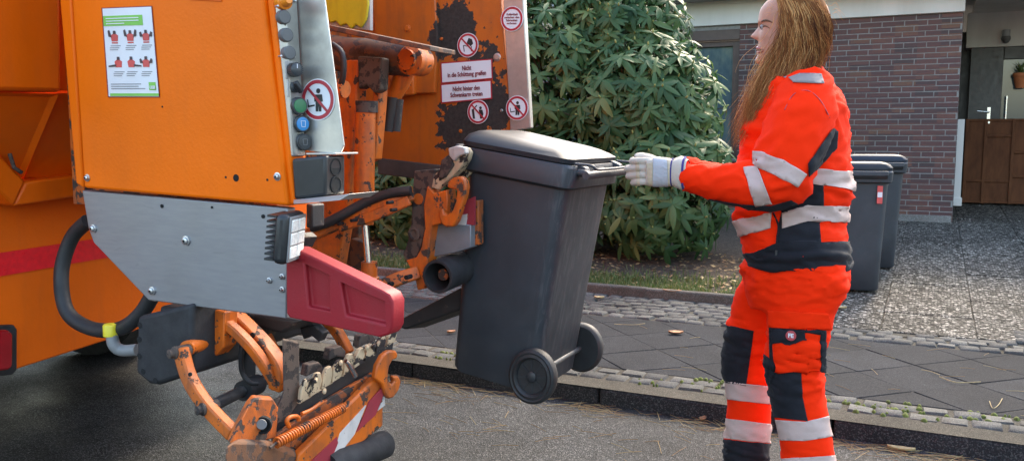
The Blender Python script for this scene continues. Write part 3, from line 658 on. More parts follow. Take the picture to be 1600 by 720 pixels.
def make_bin(name, label, group, lidm, lidpart=None):
    root = bpy.data.objects.new(name, None); COL.objects.link(root); root['_w'] = 0; tag(root, label, 'waste bin', group)
    b = MB()
    loft(b, [rr_ring(.012, .182, .185, .04, .03), rr_ring(.012, .194, .19, .04, .045), rr_ring(.008, .2, .2, .045, .3), rr_ring(0, .218, .222, .05, .80), rr_ring(0, .222, .225, .05, .86)])
    body = b.build('body', M['bin'], root, smooth=40)
    q = MB(); loft(q, [rr_ring(.0, .224, .228, .05, .775), rr_ring(-.002, .246, .238, .045, .785), rr_ring(-.006, .252, .242, .045, .852), rr_ring(-.006, .246, .236, .045, .862)]); q.build('rim', M['bin'], root, smooth=40)
    # front lip that the lifting comb grips
    MB().prism([(-.245, -.2, .80), (-.292, -.2, .83), (-.292, -.2, .862), (-.245, -.2, .855)], (0, .4, 0)).build('front_lip', M['bin'], root, bevel=.006)
    # wheel box, axle
    MB().prism([(.06, -.15, .045), (.14, -.15, .045), (.185, -.15, .09), (.19, -.15, .13), (.165, -.15, .16)], (0, .3, 0)).build('axle_housing', M['bin'], root, bevel=.012)
    for s in (): MB().prism([(.175, s * .12, .1), (.215, s * .12, .1), (.245, s * .12, .74), (.2, s * .12, .74)], (0, .012, 0)).build('back_rib', M['bin'], root, bevel=.004)
    MB().cyl((.205, -.235, .112), (.205, .235, .112), .011).build('axle', M['greytube'], root, smooth=40)
    # lid: domed, a little higher at the front, shallow rim step
    l = MB(); loft(l, [[V((x - .012, y, .866 + .0 * x)) for x, y in rrect(.238, .238, .045)], [V((x - .012, y, .882)) for x, y in rrect(.24, .24, .045)],
             [V((x - .018, y, .9 - .03 * (x + .05))) for x, y in rrect(.224, .224, .05)], [V((x - .018, y, .912 - .045 * (x + .05) )) for x, y in rrect(.205, .195, .06)], [V((x - .018, y, .917 - .05 * (x + .05))) for x, y in rrect(.185, .172, .06)],
             [V((x - .018, y, .915 - .05 * (x + .05))) for x, y in rrect(.172, .158, .05)], [V((x - .018, y, .919 - .05 * (x + .05))) for x, y in rrect(.12, .11, .05)]])
    lid = l.build('lid', lidm, root, smooth=32)
    for s in (-1, 1): MB().prism([(.215, s * .17 - .02, .872), (.268, s * .17 - .02, .862), (.282, s * .17 - .02, .842), (.272, s * .17 - .02, .822), (.235, s * .17 - .02, .84)], (0, .04, 0)).build('hinge', M['bin'], lid, bevel=.005)
    if lidpart: MB().box((.246, 0, .884), (.05, .36, .022)).build('lid_edge', lidpart, lid, bevel=.004); 
    # grip bar at the back
    for s in (-1, 0, 1): MB().tube([(.22, s * .19, .838), (.262, s * .19, .842), (.292, s * .19, .838)], .013, 10).build('handle_arm', M['bin'], root, smooth=50)
    MB().tube([(.292, -.225, .838), (.292, .225, .838)], .0135, 12).build('handle_bar', M['bin'], root, smooth=50)
    wire = MB().tube(spath([(.235, -.205, .868), (.30, -.205, .872), (.315, -.19, .862), (.31, -.1, .858), (.31, .1, .858), (.315, .19, .862), (.30, .205, .872), (.235, .205, .868)], 4), .005, 8).build('lid_grip', M['bin'], lid, smooth=50)
    for s in (-1, 1):
        c = V((.205, s * .222, .112))
        w = MB().lathe(c, (0, s, 0), [(.066, -.022), (.088, -.022), (.097, -.014), (.1, -.004), (.1, .01), (.097, .019), (.088, .025), (.082, .022), (.072, .025), (.066, .02), (.062, .012)], 40).build('wheel', M['tyre'], root, smooth=35)
        h = MB().lathe(c, (0, s, 0), [(.067, -.018), (.067, .013), (.062, .016), (.058, .004), (.02, .006), (.02, .02), (.012, .024), (.0, .024)], 32)
        for k in range(8):
            a = k * math.pi / 4 + .2; d = V((math.cos(a), 0, math.sin(a))); h.bar(c + d * .016 + V((0, s * .008, 0)), c + d * .062 + V((0, s * .008, 0)), .012, .009, (0, 1, 0))
        h.build('rim_hub', M['rim'], w, smooth=35)
    return root
BIN_TILT = R(9)
b1 = make_bin('wheelie_bin', 'black two wheeled waste bin tilted and lifted on the truck comb', 'waste bins', M['lid'])
b1.matrix_world = Matrix.Translation((-1.178, 2.825, .40)) @ Matrix.Rotation(BIN_TILT, 4, 'Y') @ Matrix.Translation((-.205, 0, -.112)) @ Matrix.Diagonal((.865, 1, .965, 1)) @ Matrix.Translation((.02, 0, 0))
b2 = make_bin('wheelie_bin', 'black waste bin standing on pebbled slabs right behind the worker', 'waste bins', M['lid'])
b2.location = (-.53, 6.55, gz(6.6) - .02); b2.rotation_euler = (0, 0, R(103))
b3 = make_bin('wheelie_bin', 'black waste bin with blue lid and yellow edge, nearer the brick wall', 'waste bins', M['lidblue'], M['lidyellow'])
b3.location = (-.47, 7.5, gz(7.5) - .02); b3.rotation_euler = (0, 0, R(104))
st = MB().box((0, 0, 0), (.035, .003, .12)).build('sticker', M['figred']); st.location = (-.224, -.16, .70); st.rotation_euler = (0, 0, R(-90)); st.parent = b2
st2 = MB().box((0, 0, 0), (.03, .003, .035)).build('sticker_panel', M['white']); st2.location = (0, -.003, 0.0); st2.parent = st
# ================================================================== refuse truck, tail end
T = empty('refuse_truck', (-2.4, 2.3, 0), 'orange refuse collection truck with two bin lifting combs at its tail', 'truck')
NY = 1.62                                             # plane of the near side cover
# ---- body rear behind the tail unit
rb = MB().prism([PX(x, y, -2.62) for x, y in ((-260, -200), (560, -200), (560, 395), (250, 501), (200, 521), (-260, 668))], (-.9, 0, 0)).build('body', M['orange_body'], T, bevel=.006)
MB().box((-5.2, 2.45, 1.6), (4.6, 2.3, 2.1)).build('cargo_box', M['orange_body'], T, bevel=.02)
for x, y in ((-5.6, 1.55), (-5.6, 3.3), (-4.2, 1.55), (-4.2, 3.3)):
    w = MB().lathe((x, y - .15, .5), (0, 1, 0), [(.28, 0), (.44, 0), (.5, .04), (.5, .26), (.44, .3), (.28, .3)], 32).build('wheel', M['rubber'], T, smooth=35); MB().lathe((x, y - .13, .5), (0, 1, 0), [(.06, 0), (.1, .02), (.24, .06), (.28, .01), (.28, .26)], 24).build('wheel_rim', M['bluegrey'], w, smooth=35)
def rear(name, pts, X, d, mat, bevel=.004, parent=T): return MB().prism([PX(x, y, X) for x, y in pts], (d, 0, 0)).build(name, mat, parent, bevel=bevel)
rear('upper_box', ((-220, -150), (93, -150), (97, 144), (-40, 141), (-220, 138)), -2.36, -.25, M['orange_body'], .012)
rear('upper_box_flange', ((88, -150), (108, -150), (108, 142), (93, 142)), -2.40, -.2, M['orange_body'], .003)
# sloped hopper throat under the box: lit gusset, dark inner face, trough rim
a, b, c_, d_ = PX(-60, 143, -2.38), PX(92, 147, -2.38), PX(37, 276, -2.56), PX(-60, 168, -2.56)
MB().prism([a, b, c_, d_], (-.02, -.004, -.01)).build('throat_gusset', M['orange_body'], T)
MB().prism([PX(90, 146, -2.40), PX(210, 146, -2.40), PX(210, 290, -2.575), PX(38, 276, -2.575)], (-.015, 0, -.01)).build('throat_plate', M['orange_body'], T)
rear('trough_side', ((-60, 180), (40, 283), (22, 322), (-60, 240)), -2.50, -.12, M['orange_body'], .008)
rear('trough_rim', ((40, 284), (210, 262), (210, 295), (22, 322)), -2.502, -.12, M['orange_body'], .008)
MB().tube([PX(15, 240, -2.495), PX(22, 262, -2.49), PX(34, 270, -2.49)], .006, 6).build('paint_chip', M['rust_plate'], T)
# red contour marking and tail light
rear('reflective_strip', ((-120, 413), (99, 380), (99, 414), (-120, 452)), -2.616, .004, M['redtape'], 0)
rear('reflective_strip', ((101, 380), (230, 361), (230, 392), (101, 413)), -2.616, .004, M['redtape'], 0)
tl = rear('tail_light', ((-60, 520), (14, 515), (21, 522), (21, 572), (14, 578), (-60, 585)), -2.57, -.06, M['redlens'], .008)
rear('tail_light_bezel', ((-66, 511), (22, 507), (27, 514), (27, 578), (20, 585), (-66, 594)), -2.6, -.03, M['blackplastic'], .004, tl)
# ---- near side cover with the sheet of signals
sp = [(96, -120), (404, -120), (412, 0), (450, 322), (132, 294), (119, 286)]
panel = plate('side_cover', [(104, -120), (404, -120), (411, 0), (450, 322), (131, 294)], NY, .09, M['orange'], T, .008, seg=3)
plate('cover_flange', [(82, -120), (103, -120), (130, 294), (118, 287)], NY + .012, .07, M['orange'], T, .006)
plate('cover_edge_strip', [(414, -120), (424, -120), (428, 0), (462, 318), (452, 320), (417, 0)], NY + .012, .05, M['orange'], T, .004)
plate('maker_plate', [(295, -14), (345, -10), (346, 3), (296, 0)], NY - .003, .002, M['orange_body'], T, .001)
def bolt(x, y, Y, r, parent=T, name='bolt', mat='bolt', ax=(0, -1, 0), hexa=False):
    p = P(x, y, Y); m = MB().lathe(p, ax, [(r * 1.35, -.001), (r * 1.35, .0025), (r, .003), (r * .95, .007), (r * .6, .009)], 6 if hexa else 18)
    o = m.build(name, M[mat], parent, smooth=40)
    MB().lathe(p + V(ax) * .0092, ax, [(r * .42, 0), (r * .4, .0006)], 6).build('socket', M['hole'], o); return o
def hole(x, y, Y, r, parent=T): MB().lathe(P(x, y, Y), (0, -1, 0), [(r, -.002), (r, .0012)], 16).build('hole', M['hole'], parent)
for x, y in ((137, 278), (434, 276)): bolt(x, y, NY, .0075)
hole(369, 278, NY, .009); hole(353, 277, NY, .003); hole(418, 281, NY, .003); hole(254, 167, NY, .0025)
# steel skirt
plate('steel_skirt', [(128, 297), (449, 325), (447, 498), (441, 497), (232, 469), (146, 379), (138, 357)], NY + .014, .03, M['steel'], T, .003)
for x, y, r in ((146, 357, .0085), (291, 376, .0095), (238, 454, .0085), (421, 438, .0055), (441, 432, .0055), (441, 452, .0055)): bolt(x, y, NY + .013, r)
for x, y in ((253, 322), (411, 338), (331, 324)): hole(x, y, NY + .013, .005 if x != 331 else .003)
# ---- printed sheet
def quad(pts, Y, name, mat, parent, d=.0012): return plate(name, pts, Y, d, mat, parent, 0)
PC = [(160, 14), (236, 11), (248, 151), (170, 151)]
def pos(u, v):                                       # sheet coordinates (0..1 right, 0..1 down) on the tilted sheet
    a = V(PC[0]).lerp(V(PC[1]), u); b = V(PC[3]).lerp(V(PC[2]), u); return tuple(a.lerp(b, v))
def sheetpoly(uv, lift, name, mat, parent): return quad([pos(u, v) for u, v in uv], NY - .002 - lift, name, mat, parent, .0006)
poster = sheetpoly([(-.02, -.01), (1.02, -.01), (1.02, 1.01), (-.02, 1.01)], 0, 'signal_sheet', M['darkred'], T); poster['label'] = 'white sheet of marshalling hand signals with green title bar'
sheetpoly([(0, 0), (1, 0), (1, 1), (0, 1)], .001, 'paper', M['white'], poster)
rect = lambda u0, v0, u1, v1: [(u0, v0), (u1, v0), (u1, v1), (u0, v1)]
sheetpoly(rect(0, .085, .8, .2), .002, 'title_bar', M['green'], poster)
for v in (.11, .14, .17): sheetpoly(rect(.05, v, .72 - (v > .16) * .3, v + .010), .003, 'print_line', M['white'], poster)
for i, (u, v) in enumerate([(.2, .25), (.52, .25), (.84, .25), (.24, .545), (.5, .545), (.8, .545)]):
    sheetpoly([(u - .075, v + .06), (u - .03, v + .04), (u + .03, v + .04), (u + .075, v + .06), (u + .06, v + .125), (u - .06, v + .125)], .002, 'signal_figure', M['figred'], poster)
    sheetpoly([(u - .022, v + .005), (u + .022, v + .005), (u + .026, v + .042), (u - .026, v + .042)], .003, 'figure_head', M['skinprint'], poster)
    arms = {0: [(-1, 1)], 1: [(-1, 1), (1, 1)], 2: [(-1, .5), (1, .5)], 3: [(-1, -1), ], 4: [(1, -1)], 5: [(-1, .4), (1, .4)]}[i]
    for sx, upd in arms:
        if upd > 0: pl = [(u + sx * .06, v + .08), (u + sx * .12, v + .09 - upd * .02), (u + sx * .13, v + .06 - upd * .055), (u + sx * .1, v + .05 - upd * .055)]
        else: pl = [(u + sx * .05, v + .09), (u + sx * .2, v + .105), (u + sx * .2, v + .12), (u + sx * .05, v + .115)]
        sheetpoly(pl, .003, 'figure_arm', M['skinprint'], poster)
    sheetpoly(rect(u - .06, v + .135, u + .06, v + .15), .002, 'figure_base', M['figred'], poster) if i in (0, 1, 2) else None
    for k in range(3): sheetpoly(rect(u - .11 + .02 * (k == 0), v + .172 + k * .022, u + .11 - .03 * k, v + .18 + k * .022), .002, 'print_line', M['inkgrey'], poster)
for k, w in enumerate((.6, .55, .68)): sheetpoly(rect(.06, .855 + k * .026, .06 + w, .864 + k * .026), .002, 'print_line', M['inkgrey'], poster)
lg = sheetpoly(rect(.82, .84, .955, .93), .002, 'logo', M['green'], poster)
pc = P(*pos(.888, .9), NY - .0065); text('logo_text', 'USB', .011, M['white'], pc, lg, rot=(R(90), R(3), 0), bold=.0003)
sheetpoly(rect(.03, .965, 1.0, .995), .002, 'bottom_bar', M['green'], poster)
# ---- hose, capped pipe, rubber buffer under the skirt
MB().tube(spath([P(138, 345, 1.74), P(112, 372, 1.74), P(96, 425, 1.72), P(104, 485, 1.7), P(140, 512, 1.7), P(185, 514, 1.7), P(218, 492, 1.7), P(238, 462, 1.7)], 6), .0215, 14).build('hose', M['hose'], T, smooth=50)
MB().tube(spath([P(175, 523, 1.68), P(178, 538, 1.68), P(190, 547, 1.69), P(215, 546, 1.7)], 5), .017, 14).build('vent_pipe', M['greypipe'], T, smooth=50)
MB().lathe(P(173.5, 524, 1.68), (0, 0, 1), [(.021, 0), (.021, .03), (.018, .034)], 20).build('pipe_cap', M['yellowcap'], T, smooth=40)
buf = plate('rubber_buffer', [(214, 494), (300, 474), (300, 584), (246, 602), (232, 600), (211, 582)], NY, .2, M['rubber'], T, .012, seg=3)
for x, y in ((219, 508), (218, 530), (218, 556), (224, 580), (243, 594)): MB().lathe(P(x, y, NY), (0, -1, 0), [(.0085, -.003), (.0085, .001)], 14).build('buffer_hole', M['hole'], buf)
MB().box((-1.84, 1.95, .66), (.17, .5, .15)).build('rear_beam', M['blackmetal'], T, bevel=.012)
plate('beam_shoe', [(300, 478), (470, 500), (440, 522), (400, 512), (300, 540)], 1.86, .2, M['blackmetal'], T, .01)
# ---- control column
MB().prism([P(424, -120, NY + .015), P(472, -120, NY + .13), P(479, 240, NY + .13), P(455, 244, NY + .015)] if False else [V((-1.40, NY + .015, 1.72)), V((-1.40, NY + .06, 1.72)), V((-1.378, NY + .06, 1.155)), V((-1.378, NY + .015, 1.155))], (-.05, 0, 0)).build('control_strip', M['steel2'], T, bevel=.003)
plate('guard_sheet', [(450, -140), (490, -140), (507, 0), (537, 228), (531, 241), (470, 236)], NY + .063, .006, M['steel2'], T, .002)
AX = V((.93, -.37, 0))
def cpos(x, y): return PX(x + 2, y, -1.388)
def knob(x, y, r, h, capm, name, ring='btn_black'):
    p = cpos(x, y); o = MB().lathe(p, AX, [(r * 1.05, -.012), (r * 1.05, .006), (r, .008), (r, h), (r * .9, h + .002)], 26).build(name, M[ring], T, smooth=40)
    MB().lathe(p + AX * (h + .0022), AX, [(r * .8, 0), (r * .78, .0015), (r * .5, .0022)], 24).build('cap', M[capm], o, smooth=40); return o
o = MB().lathe(cpos(442, 2), AX, [(.02, -.012), (.02, .004), (.015, .006), (.014, .016), (.008, .024)], 20).build('amber_light', M['amber'], T, smooth=50)
for x, y in ((442, 27), (446, 55), (450, 83)): MB().lathe(cpos(x, y), AX, [(.0165, -.012), (.0165, .002), (.014, .0045), (.004, .005)], 22).build('blanking_plug', M['plug'], T, smooth=30)
for x, y in ((453, 110), (456, 138)):
    MB().box(cpos(x - 1, y), (.004, .036, .042)).build('label_plate', M['dirtywhite'], T, bevel=.001)
def rotary(x, y):
    p = cpos(x, y); m = MB().lathe(p, AX, [(.013, -.01), (.013, .006), (.0165, .008), (.015, .028), (.012, .03)], 22)
    for k in range(22):
        a = k / 22 * 6.283; u = AX.orthogonal().normalized(); w = AX.cross(u); q = p + (u * math.cos(a) + w * math.sin(a)) * .016; m.bar(q + AX * .009, q + AX * .028, .002, .002)
    o = m.build('rotary_knob', M['btn_black'], T, smooth=40); MB().bar(p + AX * .0305 + V((0, 0, .003)), p + AX * .0305 + V((0, 0, .013)), .002, .001).build('pointer', M['white'], o)
rotary(453, 110)
p = cpos(456, 137); o = MB().lathe(p, AX, [(.013, -.01), (.013, .012), (.009, .014), (.009, .02)], 20).build('selector_switch', M['btn_black'], T, smooth=40); MB().box(p + AX * .026, (.012, .012, .03), Matrix.Rotation(R(35), 3, AX)).build('lever', M['blackplastic'], o, bevel=.003)
for (x, y, c1) in ((460, 166, 'btn_green'), (464, 194, 'btn_blue'), (467, 222, 'btn_black')):
    o = knob(x, y, .0205, .02, c1, 'push_button')
    if c1 != 'btn_green':
        q = cpos(x, y) + AX * .0245; u = V((0, 0, 1)); w = AX.cross(u)
        for a, b in (((-.006, .007), (.006, .007)), ((.006, .007), (.005, -.007)), ((.005, -.007), (-.004, -.007)), ((-.006, .007), (-.004, -.007))): MB().bar(q - w * a[0] + u * a[1], q - w * b[0] + u * b[1], .0015, .001, AX).build('symbol', M['white'] if c1 == 'btn_blue' else M['greypipe'], o)
for x, y in ((432, 10), (460, 2), (437, 88), (458, 90)): MB().lathe(cpos(x, y), AX, [(.003, -.01), (.003, .002), (.001, .003)], 10).build('rivet', M['bolt'], T)
# prohibition signs -------------------------------------------------------
def sign(x, y, Y, r, kind, backing=True):
    p = P(x, y, Y); A = V((0, -1, 0)); ux, uz = V((1, 0, 0)), V((0, 0, 1))
    s_ = MB().lathe(p, A, [(r * 1.06, 0), (r * 1.06, .001)], 40).build('prohibition_sign', M['white'], T)
    ring = MB(); vs = []; nn = 44
    for rr, h in ((r, .0012), (r, .0022), (r * .82, .0022), (r * .82, .0012)):
        for k in range(nn): a = 6.2832 * k / nn; vs.append(p + A * h + (ux * math.cos(a) + uz * math.sin(a)) * rr)
    ring.add(vs, [(j * nn + k, j * nn + (k + 1) % nn, ((j + 1) % 4) * nn + (k + 1) % nn, ((j + 1) % 4) * nn + k) for j in range(4) for k in range(nn)]); ring.build('ring', M['signred'], s_)
    pt = lambda u, v, h=.0014: p + A * h + ux * (u * r) + uz * (v * r)
    def shape(pl, h, nm, mt): MB().prism([pt(u, v, h) for u, v in pl], A * .0005).build(nm, M[mt], s_)
    disc = lambda u, v, rr, h, nm, mt: MB().lathe(pt(u, v, h), A, [(rr * r, 0), (rr * r, .0005)], 18).build(nm, M[mt], s_)
    if kind == 'person':
        disc(.05, .44, .13, .0014, 'pictogram_head', 'black'); shape([(-.18, .26), (.28, .26), (.33, -.1), (.24, -.1), (.22, -.6), (.06, -.6), (.05, -.2), (.02, -.6), (-.14, -.6), (-.14, -.1), (-.22, -.1)], .0014, 'pictogram_body', 'black')
        for pl in ([(-.68, .02), (-.62, .02), (-.55, -.36), (-.62, -.36)], [(-.62, -.3), (-.2, -.24), (-.2, -.32), (-.62, -.38)], [(-.2, .1), (.0, .02), (.0, -.06), (-.24, .02)]): shape(pl, .0014, 'pictogram_bin', 'black')
    elif kind == 'hand':
        shape([(-.1, .2), (.1, .62), (.42, .5), (.55, .1), (.28, -.12), (.12, .05), (-.05, -.05)], .0014, 'pictogram_hand', 'black')
        for pl in ([(-.45, -.02), (-.38, -.02), (-.3, -.55), (-.38, -.55)], [(.35, -.1), (.42, -.1), (.4, -.55), (.33, -.55)], [(-.45, .02), (.1, -.08), (.1, -.14), (-.45, -.05)]): shape(pl, .0014, 'pictogram_bin', 'black')
    elif kind == 'arm':
        disc(.26, .34, .13, .0014, 'pictogram_head', 'black'); shape([(.08, .2), (.45, .18), (.55, -.2), (.42, -.6), (.22, -.6), (.16, -.2)], .0014, 'pictogram_body', 'black')
        shape([(-.62, .2), (-.4, .3), (-.28, -.6), (-.5, -.6)], .0014, 'pictogram_post', 'black'); shape([(-.45, .3), (-.15, .6), (-.05, .55), (-.4, .2)], .0014, 'pictogram_arm', 'black')
    if kind != 'text': MB().bar(pt(-.62, .62, .0026), pt(.62, -.62, .0026), r * .14, .0005, (.707, 0, .707)).build('slash', M['signred'], s_)
    else: text('sign_text', 'Aufenthalt\nzwischen den\nSchranken\nverboten', r * .26, M['darkred'], p + A * .0016 + uz * r * 0.0, s_, rot=(R(90), R(3), 0), bold=.0003)
    return s_
sign(497, 156, NY + .062, .047, 'person')
# buzzer box on its bracket
MB().prism([P(455, 248, NY), P(509, 243, NY), P(509, 306, NY), P(459, 312, NY)], (0, .075, 0)).build('buzzer_box', M['blackplastic'], T, bevel=.007, seg=3)
bz = bpy.data.objects['buzzer_box']
fx = P(509, 275, NY).x
for z in (P(512, 262, NY).z, P(512, 290, NY).z): MB().lathe((fx - .001, NY + .037, z), (1, 0, 0), [(.021, 0), (.021, .003), (.018, .0035), (.017, .0015), (.0, .0015)], 22).build('buzzer_port', M['hole'], bz, smooth=40)
MB().prism([P(458, 312, NY - .01), P(546, 303, NY - .01), P(530, 313, NY - .03), P(458, 319, NY - .02)], (0, .12, 0)).build('bracket', M['steel2'], T, bevel=.002)
MB().prism([P(478, 239, NY + .02), P(524, 239, NY + .02), P(524, 242, NY + .02), P(478, 242, NY + .02)], (0, .09, 0)).build('bracket_top', M['steel2'], T, bevel=.001)
# ---- work lamp
LX = V((.86, .3, -.1)).normalized(); lu = V((0, 0, 1)); lw = LX.cross(lu).normalized(); lu = lw.cross(LX)
lc = P(452, 370, NY - .045)
def lbox(c, d): 
    m = Matrix((LX, lw, lu)).transposed(); return MB().box(c, d, m)
lamp = lbox(lc, (.035, .112, .118)).build('work_lamp', M['blackplastic'], T, bevel=.014, seg=3)
for k in range(9): lbox(lc - LX * .026 + lu * (-.05 + k * .0125), (.022, .1, .005)).build('cooling_fin', M['blackplastic'], lamp)
lbox(lc + LX * .0175, (.004, .1, .106)).build('bezel', M['greypipe'], lamp, bevel=.002)
for i in range(2):
    for j in range(3): lbox(lc + LX * .0195 + lw * (-.022 + .044 * i) + lu * (-.031 + .031 * j), (.005, .04, .028)).build('led_lens', M['lampglass'], lamp, bevel=.002)
MB().bar(lc - LX * .04 + V((0, .05, -.02)), lc + V((-.03, .12, -.02)), .02, .03).build('lamp_bracket', M['blackmetal'], lamp)
# ---- red plastic guard with two recesses
gp = [(446, 388), (462, 388), (596, 453), (608, 460), (614, 472), (613, 511), (607, 523), (594, 527), (452, 496), (447, 490)]
guard = plate('red_guard', gp, NY - .02, .05, M['redguard'], T, 0)
for pl in ([(463, 415), (500, 432), (502, 490), (469, 483)], [(519, 444), (588, 475), (590, 510), (528, 496)]):
    cut = plate('cut', pl, NY - .05, .045, None, None, 0); bo = guard.modifiers.new('c', 'BOOLEAN'); bo.object = cut; bo.operation = 'DIFFERENCE'; bo.solver = 'EXACT'
applied(guard)
for o in [o for o in bpy.data.objects if o.name.startswith('cut')]: bpy.data.objects.remove(o)
bv = guard.modifiers.new('b', 'BEVEL'); bv.width = .011; bv.segments = 5; bv.limit_method = 'ANGLE'; bv.angle_limit = R(40); smooth_mesh(guard.data, 60)
if not guard.data.materials: guard.data.materials.append(M['redguard'])

# ---- far inner side wall with signs
FY = 3.12
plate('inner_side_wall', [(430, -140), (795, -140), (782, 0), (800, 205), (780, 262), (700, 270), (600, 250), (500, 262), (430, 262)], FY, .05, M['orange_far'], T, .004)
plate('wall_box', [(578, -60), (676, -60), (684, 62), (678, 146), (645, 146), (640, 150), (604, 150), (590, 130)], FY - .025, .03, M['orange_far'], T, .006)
plate('wall_step', [(604, 110), (646, 110), (646, 148), (618, 152)], FY - .05, .03, M['orange_worn'], T, .006)
plate('lower_ledge', [(590, 247), (720, 262), (720, 288), (590, 272)], FY - .01, .05, M['grimy'], T, .004)
plate('steel_edge', [(780, -120), (816, -120), (818, 4), (829, 200), (797, 206)], FY - .02, .03, M['steel2'], T, .004)
for x, y, r in ((794, 30, .009), (777, 90, .013), (637, 45, .012), (784, 173, .005), (690, 61, .005), (720, 205, .006), (640, 138, .012)): MB().lathe(P(x, y, FY - (.025 if x < 700 else 0)), (0, -1, 0), [(r * 1.3, -.002), (r * 1.3, .003), (r, .004), (r * .8, .008)], 14).build('bolt', M['bolt'] if x > 770 else M['orange_worn'], T, smooth=40)
sign(731, 71, FY - .004, .046, 'hand'); sign(747, 175, FY - .004, .046, 'arm'); sign(800, 30, FY - .024, .046, 'text'); sign(808, 169, FY - .024, .046, 'person')
for (pl, tx, cx, cy) in (([(690, 100), (767, 94), (768, 122), (691, 129)], 'Nicht\nin die Schüttung greifen', 729, 111.5), ([(690, 133.5), (766, 127), (767, 153), (691, 160)], 'Nicht hinter den\nSchwenkarm treten', 728.5, 143.3)):
    ol = [(x + (-1.8 if x < 720 else 1.8), y + (-1.8 if i < 2 else 1.8)) for i, (x, y) in enumerate(pl)]
    s_ = plate('warning_plate', ol, FY - .005, .003, M['signred'], T, 0); plate('plate_face', pl, FY - .0065, .001, M['white'], s_, 0)
    text('plate_text', tx, .0255, M['darkred'], P(cx, cy, FY - .008), s_, rot=(R(90), R(-1.5), 0), sx=.74, bold=.0006)
# ---- hopper mouth: back wall, shelf, packer mechanism
MB().box((-2.32, 2.45, 1.75), (.05, 1.36, 1.5)).build('hopper_back', M['orange_rusty'], T)
MB().box((-1.95, 1.82, 1.75), (.75, .05, 1.5)).build('hopper_side', M['orange_rusty'], T)
plate('hopper_flap', [(505, -60), (578, -60), (578, 48), (560, 46), (512, 40), (505, 30)], 2.62, .02, M['dirtywhite'], T, .002)
yp = [(500, -60), (566, -60), (575, 5), (572, 30), (563, 44), (555, 38), (548, 46), (540, 37), (531, 41), (524, 33), (516, 36), (510, 28), (500, 30)]
plate('yellow_sheet', yp, 2.606, .012, M['yellowsack'], T, .004)
MB().prism([P(505, 36, 2.2), P(690, 74, 3.08), P(660, 66, 3.08), P(520, 33, 2.5)], (0, 0, -.02)) 
MB().prism([P(508, 38, 2.35), P(672, 72, 2.35), P(672, 80, 2.35), P(508, 47, 2.35)], (0, .16, 0)).build('drip_shelf', M['rust_brown'], T, bevel=.003)
MB().tube([P(480, 76, 2.55), P(540, 86, 2.55), P(640, 92, 2.6)], .062, 20).build('packer_shaft', M['rust_brown'], T, smooth=40)
MB().lathe(P(645, 95, 2.56), (0, -1, 0), [(.05, -.06), (.05, .02), (.035, .03), (.035, .045)], 20).build('shaft_end', M['orange_worn'], T, smooth=40)
MB().tube(spath([P(640, 90, 2.62), P(632, 115, 2.62), P(618, 145, 2.62), P(606, 158, 2.62)], 4), [.034] * 7 + [.03] * 6, 14).build('elbow_arm', M['orange_worn'], T, smooth=50)
MB().tube([P(613, 152, 2.6), P(606, 205, 2.6)], .02, 12).tube([P(622, 155, 2.62), P(617, 205, 2.62)], .02, 12).build('damper', M['blackmetal'], T, smooth=40)
plate('yoke_bracket', [(558, 88), (596, 90), (594, 140), (584, 146), (572, 132), (560, 140)], 2.46, .05, M['rust_plate'], T, .006)
plate('yoke_arm', [(534, 92), (560, 94), (556, 170), (547, 262), (541, 330), (526, 420), (478, 420), (500, 300), (524, 200)], 2.5, .06, M['orange_worn'], T, .006)
plate('yoke_arm', [(585, 110), (596, 112), (592, 170), (585, 250), (577, 250), (580, 180)], 2.5, .05, M['orange_worn'], T, .006)
MB().tube([P(571, 165, 2.44), P(568, 350, 2.44)], .035, 20).build('hydraulic_cylinder', M['orange_worn'], T, smooth=40)
MB().tube([P(573, 158, 2.44), P(573, 176, 2.44)], .038, 20).build('cylinder_collar', M['rust_plate'], T, smooth=40)
MB().tube([P(570, 345, 2.44), P(577, 424, 2.44)], .0125, 14).build('piston_rod', M['chrome'], T, smooth=40)
MB().lathe(P(577, 418, 2.44), (0, 0, -1), [(.028, -.02), (.028, .03), (.034, .035), (.034, .07)], 16).build('rod_eye', M['orange_worn'], T, smooth=40)
plate('rear_arm', [(545, 300), (560, 300), (560, 400), (548, 420), (540, 418), (536, 360)], 2.7, .04, M['rust_brown'], T, .004)
MB().tube([P(505, 137, 2.3), P(540, 140, 2.3)], .028, 14).build('pivot_pin', M['orange_worn'], T, smooth=40)
MB().tube(spath([P(520, 70, 2.3), P(535, 85, 2.28), P(536, 120, 2.28), P(525, 150, 2.3)], 4), .01, 8).build('hydraulic_hose', M['hose'], T, smooth=50)
# ---- near lifting comb, lowered
def N(cx, cy, dY=0): return P(340 + cx / 3, 480 + cy / 3, 1.48 + .62 * (cx - 60) / 740 + dY)
def Nn(pts, dY=0): return [N(x, y, dY) for x, y in pts]
def nprism(name, pts, ext, mat, dY=0, bevel=.003, parent=T, **k): return MB().prism(Nn(pts, dY), ext).build(name, M[mat], parent, bevel=bevel, **k)
